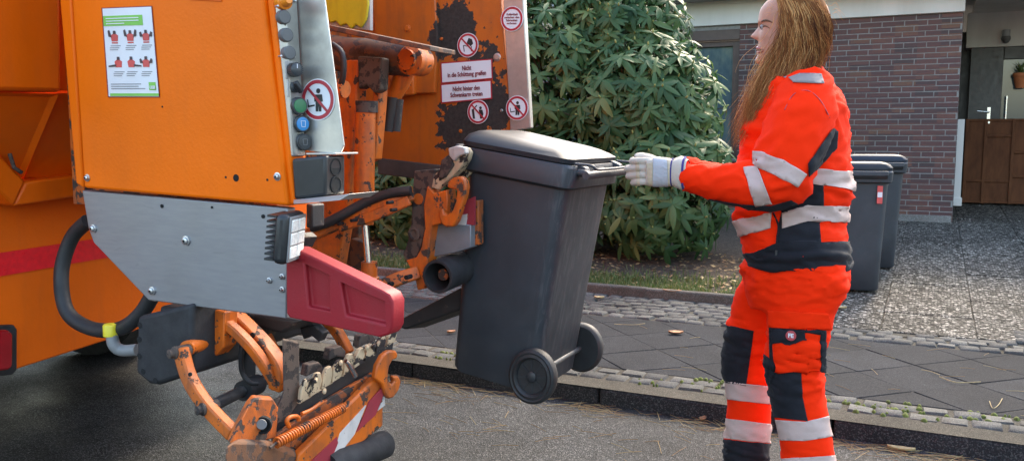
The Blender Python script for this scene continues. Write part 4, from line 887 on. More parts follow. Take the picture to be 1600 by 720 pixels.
# carrier arms
def c6(cx, cy, Y): return P(200 + cx / 2.572, 440 + cy / 2.572, Y)
def chain(name, pts, w, h, mat, n=5, bevel=.005):
    path = spath(pts, n); m = MB(); k = len(path); vs = []
    for i, p in enumerate(path):
        t = (path[min(i + 1, k - 1)] - path[max(i - 1, 0)]).normalized(); y = V((0, 1, 0)); y = (y - t * y.dot(t)).normalized(); z = t.cross(y); f = 1 if not isinstance(h, tuple) else 1
        hh_ = h if not isinstance(h, tuple) else h[0] + (h[1] - h[0]) * i / (k - 1)
        vs += [p + y * (a * w / 2) + z * (b * hh_ / 2) for a, b in ((-1, -1), (1, -1), (1, 1), (-1, 1))]
    fs = [(i * 4 + j, i * 4 + (j + 1) % 4, i * 4 + 4 + (j + 1) % 4, i * 4 + 4 + j) for i in range(k - 1) for j in range(4)] + [(3, 2, 1, 0), (k * 4 - 4, k * 4 - 3, k * 4 - 2, k * 4 - 1)]
    return m.add(vs, fs).build(name, M[mat], T, bevel=bevel)
link_arm = chain('link_arm', [c6(212, 268, 1.58), c6(248, 390, 1.57), c6(318, 500, 1.56), c6(425, 612, 1.55)], .03, .034, 'orange_worn')
for cx, cy, r, Y in ((203, 283, .017, 1.575), (315, 508, .017, 1.555)): 
    o = MB().lathe(c6(cx, cy, Y), (-.25, -1, 0), [(r, -.03), (r, .012), (r * .7, .015), (r * .7, .026), (r * .5, .028)], 14).build('pivot_bolt', M['rust_plate'], link_arm, smooth=40)
for cx, cy in ((248, 372), (262, 430), (345, 548)): MB().lathe(c6(cx, cy, 1.553), (0, -1, 0), [(.005, -.004), (.005, .001)], 12).build('arm_hole', M['hole'], link_arm)
MB().tube([c6(235, 268, 1.6), c6(335, 235, 1.72)], .02, 16).build('pivot_tube', M['orange_worn'], T, smooth=40)
MB().prism([c6(x, y, 1.7) for x, y in ((252, 92), (388, 122), (384, 262), (352, 300), (330, 268), (322, 222), (250, 200))], (0, .05, 0)).build('hinge_bracket', M['orange_worn'], T, bevel=.004)
chain('carrier_arm', [c6(285, 95, 1.72), c6(400, 170, 1.72), c6(490, 255, 1.73), c6(560, 350, 1.75), c6(602, 425, 1.77)], .03, .026, 'orange_worn')
chain('carrier_arm', [c6(380, 100, 1.78), c6(470, 180, 1.78), c6(560, 275, 1.78), c6(610, 355, 1.78), c6(606, 430, 1.78)], .045, .04, 'orange_worn')
chain('carrier_arm', [c6(522, 150, 1.95), c6(565, 240, 1.95), c6(610, 320, 1.95)], .03, .03, 'orange_worn')
for cx, cy in ((405, 145), (500, 215), (548, 290)): MB().lathe(c6(cx, cy, 1.757), (0, -1, 0), [(.008, -.004), (.008, .001)], 12).build('arm_hole', M['hole'], T)
MB().tube([c6(350, 492, 1.66), c6(575, 382, 1.95)], .0165, 16).build('cross_tube', M['greytube'], T, smooth=40)
MB().tube([c6(462, 438, 1.79), c6(520, 410, 1.87)], .029, 18).build('tube_collar', M['rubber'], T, smooth=40)
MB().tube([c6(487, 250, 1.85), c6(487, 395, 1.85)], .018, 14).build('lift_cylinder', M['blackmetal'], T, smooth=40)
MB().tube([c6(480, 110, 1.9), c6(480, 250, 1.9)], .008, 10).tube([c6(545, 125, 1.9), c6(545, 210, 1.9)], .008, 10).build('guide_rod', M['blackmetal'], T, smooth=40)
MB().tube(spath([c6(462, 238, 1.76), c6(455, 290, 1.76), c6(458, 360, 1.77), c6(490, 405, 1.78), c6(520, 408, 1.8)], 5), .007, 8).build('hydraulic_hose', M['hose'], T, smooth=50)
plate('arm_tie', [(468, 512), (490, 508), (505, 520), (498, 534), (486, 524), (474, 530)], 1.98, .03, M['blackmetal'], T, .003)
chain('carrier_arm', [P(505, 495, 2.1), P(528, 520, 2.1), P(545, 552, 2.1)], .03, .03, 'orange_worn')
# comb carrier
nprism('carrier_end', [(60, 640), (95, 560), (150, 455), (175, 425), (260, 430), (285, 470), (275, 610), (200, 628)], (-.03, .02, 0), 'orange_rusty', .0)
o = MB().lathe(N(212, 552, -.012), (.5, -.85, 0), [(.022, -.01), (.022, .003), (.018, .0035), (.018, -.004)], 20).build('carrier_hole', M['hole'], T, smooth=30); MB().lathe(N(206, 548, -.016), (.5, -.85, 0), [(.0125, -.004), (.0125, .0008)], 16).build('hole_view', M['greypipe'], o)  # pale grey disc painted for the light showing through the hole
nprism('carrier_foot', [(35, 655), (75, 628), (210, 632), (372, 690), (340, 790), (35, 780)], (-.03, .05, -.01), 'rust_brown', -.02, .006)
nprism('stop_plate', [(305, 150), (382, 165), (384, 440), (330, 520), (272, 552), (278, 470), (310, 398)], (-.012, .012, 0), 'rust_plate', .02)
nprism('back_rail', [(250, 470), (400, 395), (600, 270), (830, 150), (815, 230), (700, 345), (420, 500), (270, 600)], (-.04, 0, 0), 'blackmetal', .05)
nprism('lower_tray', [(275, 600), (500, 440), (740, 300), (760, 330), (420, 690), (280, 660)], (-.02, 0, -.004), 'orange_rusty', .02)
rt_ = random.Random(4)
for k in range(9):                                      # comb teeth, each a thin bent plate
    t = k / 8; x = 385 + t * 410; y = 440 - t * 268; w = 56 - t * 10; hgt = 150 - 50 * t
    pts = [(x, y + 14), (x + w * .15, y - hgt * .35), (x + w * .5, y - hgt * .62 + rt_.uniform(-8, 8)), (x + w * .85, y - hgt * .72), (x + w, y - hgt * .45), (x + w * .8, y - hgt * .15), (x + w * 1.05, y - w * .55 + 10), (x + w * .45, y - 2)]
    nprism('comb_tooth', pts, (-.014, .004, 0), 'cream', -.01 - .006 * (k % 2))
for (x, y) in ((455, 300), (560, 225), (700, 165)): nprism('tooth_lock', [(x - 40, y + 25), (x - 30, y - 30), (x + 20, y - 45), (x + 42, y - 20), (x + 36, y + 12), (x, y + 5)], (-.03, .01, 0), 'rust_plate', .04)
for (x, y) in ((458, 345), (577, 262), (700, 190), (735, 182), (500, 395), (760, 250)): MB().lathe(N(x, y, -.03), (.6, -.8, 0), [(.0055, -.02), (.0055, .004), (.003, .006)], 8).build('bolt', M['cream'], T, smooth=40)
MB().tube([N(600, 250, -.04), N(612, 262, -.04), N(646, 320, -.04), N(640, 330, -.04)], [.006, .008, .008, .005], 10).build('lock_pin', M['chrome'], T, smooth=50)
MB().tube(spath([N(395, 498, -.03), N(440, 478, -.03), N(492, 440, -.03)], 4), .0055, 8).build('release_rod', M['orange_worn'], T, smooth=50)
MB().tube(spath([N(335, 560, -.03), N(325, 530, -.03), N(345, 512, -.03), N(375, 512, -.03), N(380, 530, -.03)], 4), .006, 8).build('release_hook', M['orange_worn'], T, smooth=50)
# coil spring
a, b = N(272, 636, -.05), N(592, 468, -.05); ax = (b - a); L = ax.length; ax.normalize(); u = ax.orthogonal().normalized(); w = ax.cross(u); turns = 30
pth = [a + ax * (L * i / (turns * 10)) + (u * math.cos(i * .6283) + w * math.sin(i * .6283)) * .0118 for i in range(turns * 10 + 1)]
spr = MB().tube(pth, .0031, 5, cap=True).build('coil_spring', M['orange_worn'], T, smooth=60)
MB().tube([a - ax * .02 + V((0, 0, -.004)), a, a + ax * .02], .004, 6).build('spring_eye', M['rust_plate'], spr, smooth=50); MB().tube([b - ax * .02, b + ax * .015, b + ax * .02 + V((0, 0, .012))], .004, 6).build('spring_eye', M['rust_plate'], spr, smooth=50)
# striped front beam and hook
nprism('front_beam', [(378, 690), (735, 335), (768, 330), (778, 362), (776, 555), (730, 590), (520, 770), (360, 800)], (-.028, .012, 0), 'orange_worn', -.03, .006)
def stripe(pts, mat): MB().prism([p + V((.007, -.003, 0)) for p in Nn(pts, -.03)], (-.004, 0, 0)).build('warning_stripe', M[mat], T)
stripe([(436, 715), (552, 600), (560, 628), (528, 705), (500, 770), (425, 775)], 'stripered'); stripe([(566, 584), (690, 455), (680, 480), (636, 590), (560, 690), (532, 705)], 'stripewhite'); stripe([(704, 440), (770, 368), (774, 400), (735, 500), (645, 580), (690, 480)], 'stripered'); stripe([(776, 415), (778, 455), (745, 480)], 'stripewhite')
nprism('grab_hook', [(738, 335), (748, 275), (775, 225), (805, 203), (838, 203), (846, 222), (842, 240), (822, 246), (806, 275), (800, 312), (806, 345), (817, 362), (832, 345), (822, 325), (850, 322), (861, 345), (852, 385), (826, 422), (803, 430), (785, 405), (772, 360)], (-.02, .006, 0), 'orange_worn', -.05, .005)
nprism('hook_lug', [(822, 322), (856, 320), (862, 350), (845, 395), (812, 428), (830, 380)], (-.02, .01, 0), 'rust_brown', -.035)
MB().tube([N(520, 745, -.03), N(560, 725, -.03), N(780, 640, .0), N(800, 632, .0)], [.036, .041, .041, .03], 24).build('rubber_roller', M['rubber'], T, smooth=50)

# ---- far lifting comb, raised and gripping the bin
def c4(cx, cy, Y): return P(440 + cx / 2.571, 200 + cy / 2.571, Y)
def fplate(name, pts, Y, d, mat, bevel=.004): return MB().prism([c4(x, y, Y) for x, y in pts], (0, d, 0)).build(name, M[mat], T, bevel=bevel)
chain('upper_lift_arm', [c4(100, 436, 2.36), c4(220, 382, 2.4), c4(350, 318, 2.44), c4(440, 282, 2.46), c4(530, 262, 2.5)], .05, (.045, .05), 'orange_worn')
chain('arm_flange', [c4(230, 398, 2.39), c4(380, 350, 2.42), c4(515, 290, 2.46)], .02, .035, 'orange_worn')
for cx, cy in ((228, 385), (280, 372), (425, 300), (440, 330)): MB().lathe(c4(cx, cy, 2.36), (0, -1, 0), [(.006, -.03), (.006, .001)], 10).build('arm_hole', M['hole'], T)
hs = MB().tube(spath([c4(120, 400, 2.34), c4(200, 372, 2.36), c4(300, 318, 2.4), c4(360, 288, 2.42), c4(440, 262, 2.44), c4(520, 252, 2.46)], 5), .017, 12).build('hydraulic_hose', M['hose'], T, smooth=50)
chain('lower_lift_arm', [c4(395, 640, 2.42), c4(470, 606, 2.45), c4(548, 580, 2.5)], .05, .045, 'orange_worn')
for cx, cy in ((432, 628), (500, 600)): MB().lathe(c4(cx, cy, 2.4), (0, -1, 0), [(.008, -.03), (.008, .001)], 10).build('arm_hole', M['hole'], T)
fplate('comb_side_plate', [(532, 172), (616, 165), (604, 250), (588, 330), (575, 430), (548, 500), (540, 560), (505, 545), (488, 505), (505, 460), (520, 380), (525, 270)], 2.5, .05, 'rust_plate')
MB().lathe(c4(535, 425, 2.5), (0, -1, 0), [(.024, -.01), (.024, .006), (.016, .008), (.012, .003), (.0, .003)], 20).build('pivot_boss', M['rust_plate'], T, smooth=30)
MB().lathe(c4(550, 285, 2.5), (0, -1, 0), [(.019, -.01), (.019, .002), (.004, .003)], 20).build('pivot_boss', M['orange_worn'], T, smooth=30)
fplate('comb_face', [(585, 232), (612, 262), (664, 248), (668, 300), (655, 380), (604, 392), (592, 470), (585, 560), (575, 645), (545, 652), (535, 600), (500, 530), (540, 520), (560, 480), (575, 400), (570, 310)], 2.488, .06, 'orange_worn')
MB().prism([c4(x, y, 2.53) for x, y in ((600, 392), (700, 380), (760, 390), (760, 480), (700, 500), (600, 520))], (0, .05, 0)).build('comb_back', M['bluegrey'], T, bevel=.003)
MB().prism([c4(x, y, 2.56) for x, y in ((690, 300), (790, 290), (790, 470), (690, 480))], (0, .04, 0)).build('comb_crossmember', M['orange_rusty'], T, bevel=.003)
fplate('lock_hook', [(664, 240), (668, 215), (690, 198), (718, 194), (736, 210), (742, 240), (735, 275), (718, 330), (704, 375), (688, 397), (660, 398), (640, 385), (630, 355), (632, 328), (648, 322), (652, 345), (668, 350), (684, 325), (698, 285), (704, 250), (690, 246)], 2.47, .03, 'orange_worn', .006)
fplate('lock_hook_slot', [(695, 290), (703, 288), (690, 325), (680, 342)], 2.468, .01, 'hole', 0)
for k, (ox, oy) in enumerate(((0, 0), (38, -22), (72, -8))):
    fplate('comb_tooth', [(600 + ox, 240 + oy * .4), (612 + ox, 190 + oy), (650 + ox * .9, 150 + oy), (690 + ox * .7, 100 + oy * .5), (722 + ox * .7, 82 + oy * .2), (742 + ox * .5, 105 + oy * .3), (726 + ox * .7, 150 + oy), (690 + ox, 190 + oy), (650 + ox, 225 + oy), (632 + ox, 250 + oy * .4)], 2.50 + .05 * k, .02, 'cream')
fplate('tooth_tip', [(668, 82), (700, 72), (735, 78), (738, 104), (712, 112), (690, 135), (672, 112)], 2.485, .03, 'dirtywhite')
fplate('tooth_block', [(640, 130), (672, 105), (690, 150), (655, 200), (628, 205)], 2.49, .04, 'rust_plate')
fplate('warning_stripe', [(722, 300), (775, 275), (775, 390), (705, 388)], 2.535, .01, 'stripered', 0); fplate('warning_stripe', [(712, 352), (745, 345), (738, 390), (705, 388)], 2.528, .01, 'stripewhite', 0)
t0, t1 = c4(625, 598, 2.46), c4(770, 540, 2.72); rl = MB(); axv = (t1 - t0); ln = axv.length
rl.lathe(t0, axv, [(.04, ln * .9), (.046, .01), (.048, .0), (.056, 0), (.057, .004), (.057, ln), (.001, ln)], 32, cap=False).build('rubber_roller', M['rubber'], T, smooth=40)
MB().tube([t0 + axv * .15, t1], .02, 14).build('roller_axle', M['orange_rusty'], T, smooth=40)
MB().prism([P(x, y, 2.66) for x, y in ((612, 505), (736, 440), (736, 478), (632, 515))], (0, .14, -.02)).build('lower_rail', M['blackmetal'], T, bevel=.008)
MB().prism([P(x, y, 2.9) for x, y in ((690, 470), (740, 448), (740, 470), (712, 478))], (0, .02, 0)).build('rail_end', M['dirtywhite'], T, bevel=.002)
plate('support_web', [(548, 372), (572, 380), (566, 420), (556, 436), (544, 430)], 2.62, .04, M['rust_brown'], T, .004)
plate('post', [(478, 318), (488, 320), (488, 356), (478, 356)], 1.75, .05, M['blackmetal'], T, .004)
# ================================================================== worker
PYC = 2.88
W_ = empty('person', (-.42, PYC, 0), 'worker in orange high visibility jacket and trousers gripping the bin handle', 'person')
def fold(p, seed, amp, fx=9, fz=16, tilt=.6):
    q = V((p.x * fx + tilt * p.z * fz * .3, p.y * fx * .7, p.z * fz)) + V((seed, seed * 2.1, 0))
    n1 = mnoise.noise(q); n2 = mnoise.noise(q * 1.9 + V((5, 1, 2))); n3 = mnoise.noise(q * .6 + V((1, 7, 3)))
    return amp * (math.exp(-(n1 / .16) ** 2) * (.45 + n3) + .45 * math.exp(-(n2 / .14) ** 2) - .3 + .5 * n3)
def ring_px(y, xl, xr, Yc, hw, n=48, e=2.3, front=0.0):
    """horizontal ring seen edge-on at pixel row y between columns xl and xr in the plane Yc"""
    a, b = P(xl, y, Yc), P(xr, y, Yc); c = (a + b) / 2; hx = (b - a).length / 2; out = []
    for k in range(n):
        t = 6.28318 * k / n; cx, sx = math.cos(t), math.sin(t)
        out.append(V((c.x + hx * math.copysign(abs(cx) ** (2 / e), cx), c.y + hw * math.copysign(abs(sx) ** (2 / e), sx), c.z)))
    return out
def loft_px(keys, Yc, sub, n=48, e=2.3): return [ring_px(k[0], k[1], k[2], Yc + (k[4] if len(k) > 4 else 0), k[3], n, e) for k in spline(keys, sub)]
def cloth_obj(name, rings, mat, parent, seed, amp, disp=None, cap=(True, True), fx=9, fz=16, tilt=.6, thick=0):
    m = MB(); loft(m, rings, cap); me = m.mesh(name); bm = bmesh.new(); bm.from_mesh(me); bmesh.ops.recalc_face_normals(bm, faces=bm.faces); bm.normal_update()
    for v in bm.verts:
        a = amp if disp is None else amp * disp(v.co); v.co = v.co + v.normal * fold(v.co, seed, a, fx, fz, tilt)
    bm.to_mesh(me); bm.free(); me.shade_smooth(); return link(name, me, mat, parent)
def remeshed(name, objs, voxel, mat, parent, smooth=4):
    ml = bpy.data.meshes.new(name); bm = bmesh.new()
    for o in objs: bm.from_mesh(o.data)
    bm.to_mesh(ml); bm.free(); ml.materials.clear()
    for o in objs: bpy.data.objects.remove(o)
    o = link(name, ml, mat, None); r = o.modifiers.new('r', 'REMESH'); r.mode = 'VOXEL'; r.voxel_size = voxel; r.use_smooth_shade = True
    s = o.modifiers.new('s', 'SMOOTH'); s.iterations = smooth; s.factor = .5
    applied(o); o.data.materials.clear(); o.data.materials.append(mat); o.data.shade_smooth(); setp(o, parent); return o
def topx(p):
    v = p - CAM; z = v.dot(_fw); return 800 + F * v.dot(_rt) / z, 360 - F * v.dot(_up) / z
def inside(x, y, poly):
    c = False
    for i in range(len(poly)):
        (x0, y0), (x1, y1) = poly[i], poly[(i + 1) % len(poly)]
        if (y0 > y) != (y1 > y) and x < (x1 - x0) * (y - y0) / (y1 - y0) + x0: c = not c
    return c
def crop_patch(src, poly, name, mat, parent, off=.0015, near=None, thick=.001):
    """piece of the cloth of src inside an outline, laid just over it like a sewn-on patch"""
    bm = bmesh.new(); bm.from_mesh(src.data); bm.normal_update()
    bx0, bx1 = min(p[0] for p in poly) - 1, max(p[0] for p in poly) + 1; by0, by1 = min(p[1] for p in poly) - 1, max(p[1] for p in poly) + 1
    vp = [topx(v.co) for v in bm.verts]; bad = []
    for f in bm.faces:
        xs = [vp[v.index] for v in f.verts]
        if max(a[0] for a in xs) < bx0 or min(a[0] for a in xs) > bx1 or max(a[1] for a in xs) < by0 or min(a[1] for a in xs) > by1: bad.append(f)
        elif near is not None and (f.normal.dot(f.verts[0].co - CAM) > 0) == (near > 0): bad.append(f)
    bmesh.ops.delete(bm, geom=bad, context='FACES')
    for i in range(len(poly)):
        nn = ray(*poly[i]).cross(ray(*poly[(i + 1) % len(poly)])).normalized()
        bmesh.ops.bisect_plane(bm, geom=bm.verts[:] + bm.edges[:] + bm.faces[:], plane_co=CAM, plane_no=nn, dist=1e-6)
    bmesh.ops.delete(bm, geom=[f for f in bm.faces if not inside(*topx(f.calc_center_median()), poly)], context='FACES')
    left = set(bm.faces); best = None; ba = -1                 # keep the largest connected piece
    while left:
        st = [left.pop()]; comp = []
        while st:
            f = st.pop(); comp.append(f)
            for e in f.edges:
                for g in e.link_faces:
                    if g in left: left.discard(g); st.append(g)
        a = sum(f.calc_area() for f in comp) / (sum((f.calc_center_median() - CAM).length for f in comp) / len(comp)) ** 8
        if a > ba: ba, best = a, comp
    if best:
        keep = set(best); bmesh.ops.delete(bm, geom=[f for f in bm.faces if f not in keep], context='FACES')
    bm.normal_update()
    for v in bm.verts: v.co += v.normal * off
    me = bpy.data.meshes.new(name); bm.to_mesh(me); bm.free(); me.materials.clear(); me.shade_smooth()
    o = link(name, me, mat, parent); s = o.modifiers.new('s', 'SOLIDIFY'); s.thickness = thick; s.offset = 1
    return o
# ---- trousers: hips and two legs grown into one piece
near = [(408, 1186, 1324, .085, .02), (440, 1184, 1328, .095), (465, 1190, 1317, .095), (485, 1196, 1307, .092), (520, 1198, 1297, .088), (560, 1197, 1290, .083), (600, 1200, 1287, .08), (640, 1208, 1293, .078), (680, 1216, 1300, .078), (720, 1221, 1304, .078), (775, 1226, 1306, .078), (802, 1227, 1306, .078)]
farl = [(408, 1176, 1296, .085), (440, 1158, 1275, .092), (470, 1147, 1250, .092), (510, 1138, 1230, .088), (550, 1131, 1214, .083), (575, 1130, 1209, .08), (600, 1134, 1206, .078), (640, 1137, 1205, .076), (690, 1136, 1204, .076), (720, 1131, 1201, .076), (765, 1132, 1200, .076), (782, 1132, 1199, .076)]
hips = [(392, 1176, 1322, .17), (404, 1172, 1326, .178), (430, 1164, 1329, .186), (455, 1166, 1321, .18), (478, 1172, 1308, .165)]
amp_leg = lambda p: .35 + .9 * max(0, 1 - abs(p.z - .52) / .1) + .6 * max(0, 1 - abs(p.z - .78) / .12)
o1 = cloth_obj('t1', loft_px(near, PYC - .1, 7), None, None, 1.3, .006, amp_leg); o2 = cloth_obj('t2', loft_px(farl, PYC + .1, 7), None, None, 4.1, .006, amp_leg); o3 = cloth_obj('t3', loft_px(hips, PYC, 6), None, None, 7.7, .005)
trousers = remeshed('trousers', [o1, o2, o3], .008, M['hivis'], W_, 3)
nrm = [v.normal.copy() for v in trousers.data.vertices]
for v in trousers.data.vertices:
    p = v.co; k = .25 + 1.0 * max(0, 1 - abs(p.z - .80) / .12) + .9 * max(0, 1 - abs(p.z - .50) / .14) + .9 * max(0, 1 - abs(p.z - .12) / .12)
    k *= min(1, max(0, (.855 - p.z) / .07)); v.co += nrm[v.index] * fold(p, 2.2, .014 * k, 7, 20, 1.3)
def tp(poly, name, mat, near=None, off=.002, src=None, par=None): return crop_patch(src or trousers, poly, name, M[mat], par or trousers, off, near)
# knee panels, tapes, pocket
tp([(1125, 498), (1136, 508), (1178, 516), (1172, 560), (1166, 602), (1128, 596)], 'knee_panel', 'charcoal', 1); tp([(1194, 552), (1210, 566), (1252, 583), (1254, 620), (1262, 657), (1200, 650), (1190, 600)], 'knee_panel', 'charcoal', 1)
tp([(1128, 594), (1196, 602), (1204, 603), (1204, 631), (1128, 622)], 'reflective_band', 'tape', 1); tp([(1128, 652), (1206, 662), (1206, 692), (1128, 684)], 'reflective_band', 'tape', 1)
tp([(1212, 655), (1258, 658), (1306, 646), (1306, 680), (1258, 688), (1219, 687)], 'reflective_band', 'tape', 1); tp([(1218, 716), (1310, 710), (1310, 742), (1218, 746)], 'reflective_band', 'tape', 1)
tp([(1122, 685), (1209, 693), (1206, 790), (1122, 790)], 'shin_panel', 'charcoal', 1)
bag = tp([(1212, 508), (1284, 516), (1282, 580), (1213, 579)], 'cargo_pocket', 'hivis', 1, .012)
tp([(1206, 483), (1290, 487), (1294, 511), (1207, 510)], 'pocket_flap', 'hivis', 1, .0165)
tp([(1207, 510), (1286, 514), (1286, 520), (1207, 517)], 'pocket_flap_shadow', 'charcoal', 1, .0135)  # charcoal strip painting the shadow below the pocket flap
tab = tp([(1211, 512), (1258, 514), (1258, 532), (1236, 540), (1211, 535)], 'pocket_tab', 'charcoal', 1, .0175)
tp([(1204, 505), (1212, 505), (1211, 585), (1205, 600)], 'pocket_side', 'charcoal', 1, .006); tp([(1278, 516), (1286, 517), (1284, 580), (1277, 578)], 'pocket_side', 'charcoal', 1, .014)
# badge on the tab: found by casting a ray on the pocket
def hit(src, x, y):
    d = ray(x, y).normalized(); ok, loc, nr, _ = src.ray_cast(CAM + d * 1.2, d); return (loc, nr) if ok else (P(x, y, 2.85), V((0, -1, 0)))
loc, nr = hit(tab, 1236, 524); loc = loc + nr * .0035
bd_ = MB().lathe(loc, nr, [(.0155, -.002), (.0155, .001), (.013, .0015)], 24).build('badge', M['logored'], tab); MB().lathe(loc + nr * .0005, nr, [(.0115, 0), (.0115, .0013), (.0095, .0013), (.0095, 0)], 24, cap=False).build('badge_ring', M['white'], bd_) if False else None
text('badge_text', 'FE', .017, M['white'], loc + nr * .003, tab, rot=(R(90), 0, math.atan2(nr.x, -nr.y)), bold=.0006)
# boots
for (pts, Yc) in ((near, PYC - .1), (farl, PYC + .1)):
    k = pts[-1]; c0 = (P(k[1], k[0], Yc) + P(k[2], k[0], Yc)) / 2
    bt = MB(); loft(bt, [[V((c0.x - .045 * (1 - u) - .0 + math.cos(t) * (.058 + .085 * (1 - u) ** 4) - .06 * (1 - u) ** 4 + .035 * (1 - u), c0.y + math.sin(t) * (.045 + .006 * (1 - u)), .012 + u * .14)) for t in [6.283 * i / 24 for i in range(24)]] for u in (0, .12, .3, .5, .75, 1)])
    bo_ = bt.build('boot', M['boot'], W_, smooth=60)
    so = MB(); loft(so, [[V((c0.x - .095 + math.cos(t) * .145, c0.y + math.sin(t) * .054, z)) for t in [6.283 * i / 24 for i in range(24)]] for z in (0, .022)]); so.build('sole', M['sole'], bo_, bevel=.003)
# ---- jacket
tor = [(84, 1226, 1270, .062), (96, 1221, 1278, .07), (108, 1213, 1288, .095), (120, 1204, 1299, .14), (138, 1192, 1313, .18), (165, 1176, 1326, .2), (200, 1162, 1334, .205), (240, 1153, 1335, .2), (280, 1149, 1332, .195), (320, 1150, 1329, .192), (360, 1153, 1331, .195), (392, 1158, 1333, .2), (403, 1163, 1334, .2), (411, 1170, 1333, .198)]
ampj = lambda p: .6 + .35 * max(0, 1 - abs(p.z - 1.0) / .16) + .3 * max(0, 1 - abs(p.z - .85) / .08)
tor = [(y_, a_ + (4 if y_ > 130 else 0), b_ - (4 if y_ > 130 else 0), h_ * .96) for y_, a_, b_, h_ in tor]
jacket = cloth_obj('jacket', loft_px(tor, PYC, 9, 96, 2.35), M['hivis'], W_, 3.3, .02, ampj, fx=6, fz=17, tilt=1.2)
def sleeve(name, keys, seed, mirror=False):
    """keys: px, py, Y, radius"""
    ks = spline([tuple(P(k[0], k[1], k[2])) + (k[3],) for k in keys], 9); path = [V(k[:3]) for k in ks]; rs = [k[3] for k in ks]
    m = MB().tube(path, rs, 56, upv=V((0, 1, 0))); me = m.mesh(name); bm = bmesh.new(); bm.from_mesh(me); bmesh.ops.recalc_face_normals(bm, faces=bm.faces); bm.normal_update()
    el = P(keys[3][0], keys[3][1], keys[3][2])
    for v in bm.verts:
        d = (v.co - el).length; k = .6 + 1.1 * max(0, 1 - d / .14); v.co += v.normal * fold(v.co, seed, .017 * k, 9, 15, -1.6)
    bm.to_mesh(me); bm.free(); me.shade_smooth(); return link(name, me, M['hivis'], jacket)
sl = sleeve('sleeve', [(1262, 138, 2.79, .075), (1257, 170, 2.73, .096), (1241, 215, 2.68, .097), (1219, 272, 2.64, .092), (1190, 290, 2.625, .08), (1150, 288, 2.615, .064), (1110, 283, 2.61, .053), (1078, 277, 2.605, .046), (1070, 276, 2.605, .044)], 6.1)
sr = sleeve('sleeve', [(1262, 138, 2.96, .075), (1256, 170, 3.03, .1), (1240, 215, 3.08, .1), (1218, 272, 3.1, .093), (1190, 288, 3.08, .076), (1150, 284, 3.02, .06), (1105, 276, 2.94, .05), (1078, 271, 2.89, .046), (1070, 270, 2.88, .044)], 9.4)
def jp(poly, name, mat, near=1, off=.0022, src=None): return crop_patch(src or jacket, poly, name, M[mat], jacket, off, near)
# side panels, tapes, pocket, hem
jp([(1216, 310), (1252, 288), (1286, 286), (1287, 326), (1222, 334)], 'side_panel', 'charcoal'); jp([(1222, 330), (1287, 322), (1280, 350), (1283, 384), (1213, 384), (1216, 350)], 'side_panel', 'charcoal')
jp([(1253, 284), (1258, 262), (1330, 268), (1336, 280), (1336, 298), (1290, 290)], 'reflective_band', 'tape', None, .0035); jp([(1222, 333), (1262, 320), (1340, 322), (1340, 348), (1262, 345), (1222, 357)], 'reflective_band', 'tape', 1, .0035)
jp([(1145, 345), (1206, 332), (1204, 356), (1145, 372)], 'reflective_band', 'tape', 1, .0035)
jp([(1150, 398), (1180, 394), (1216, 378), (1340, 377), (1340, 425), (1150, 425)], 'hem_panel', 'charcoal', None, .005)
jp([(1224, 122), (1250, 114), (1283, 117), (1288, 132), (1240, 130)], 'shoulder_tape', 'tapegrey', 1, .003); jp([(1232, 122), (1252, 115), (1283, 117), (1288, 132), (1240, 130)], 'shoulder_tape', 'tapegrey', 1, .003, sl)
sp_ = jp([(1300, 200), (1308, 206), (1306, 232), (1285, 255), (1250, 292), (1244, 282), (1276, 236)], 'underarm_panel', 'charcoal', 1, .004)
jp([(1300, 200), (1308, 206), (1306, 232), (1285, 255), (1262, 276), (1262, 256), (1280, 228)], 'underarm_panel', 'charcoal', 1, .004, sl)
jp([(1177, 236), (1190, 237), (1225, 251), (1260, 272), (1246, 292), (1210, 274), (1177, 257)], 'sleeve_band', 'tape', 1, .003, sl); jp([(1161, 262), (1184, 260), (1206, 318), (1180, 322)], 'sleeve_band', 'tape', 1, .003, sl)
jp([(1108, 310), (1160, 319), (1204, 321), (1236, 312), (1246, 318), (1205, 334), (1108, 325)], 'under_sleeve', 'charcoal', 1, .002, sl)
zl = [hit(jacket, x, y)[0] + V((.001, -.006, 0)) for x, y in ((1208, 332), (1216, 352), (1214, 372), (1213, 392))]
zp = MB().tube(spath(zl, 5), .0028, 6).build('pocket_zip', M['charcoal'], jacket, smooth=60); MB().box(zl[-1] + V((0, -.003, -.012)), (.007, .004, .03)).build('zip_puller', M['black'], zp, bevel=.001)
# seams
def seam(src, pts, nm='seam'):
    pl = [hit(src, x, y) for x, y in pts]; MB().tube(spath([l + n_ * .0008 for l, n_ in pl], 5), .0016, 6).build(nm, M['logored'], jacket, smooth=60)
seam(sl, [(1226, 172), (1240, 148), (1262, 142), (1282, 158), (1296, 184)])
# collar
MB_c = MB(); loft(MB_c, [[p + V((0, 0, dz)) for p in ring_px(y, xl, xr, PYC, hw, 40)] for y, xl, xr, hw, dz in ((112, 1214, 1290, .096, 0), (100, 1217, 1281, .08, 0), (86, 1221, 1274, .072, .0), (82, 1224, 1271, .067, 0), (90, 1228, 1268, .06, 0))], (False, False)); MB_c.build('collar', M['hivis'], jacket, smooth=70)
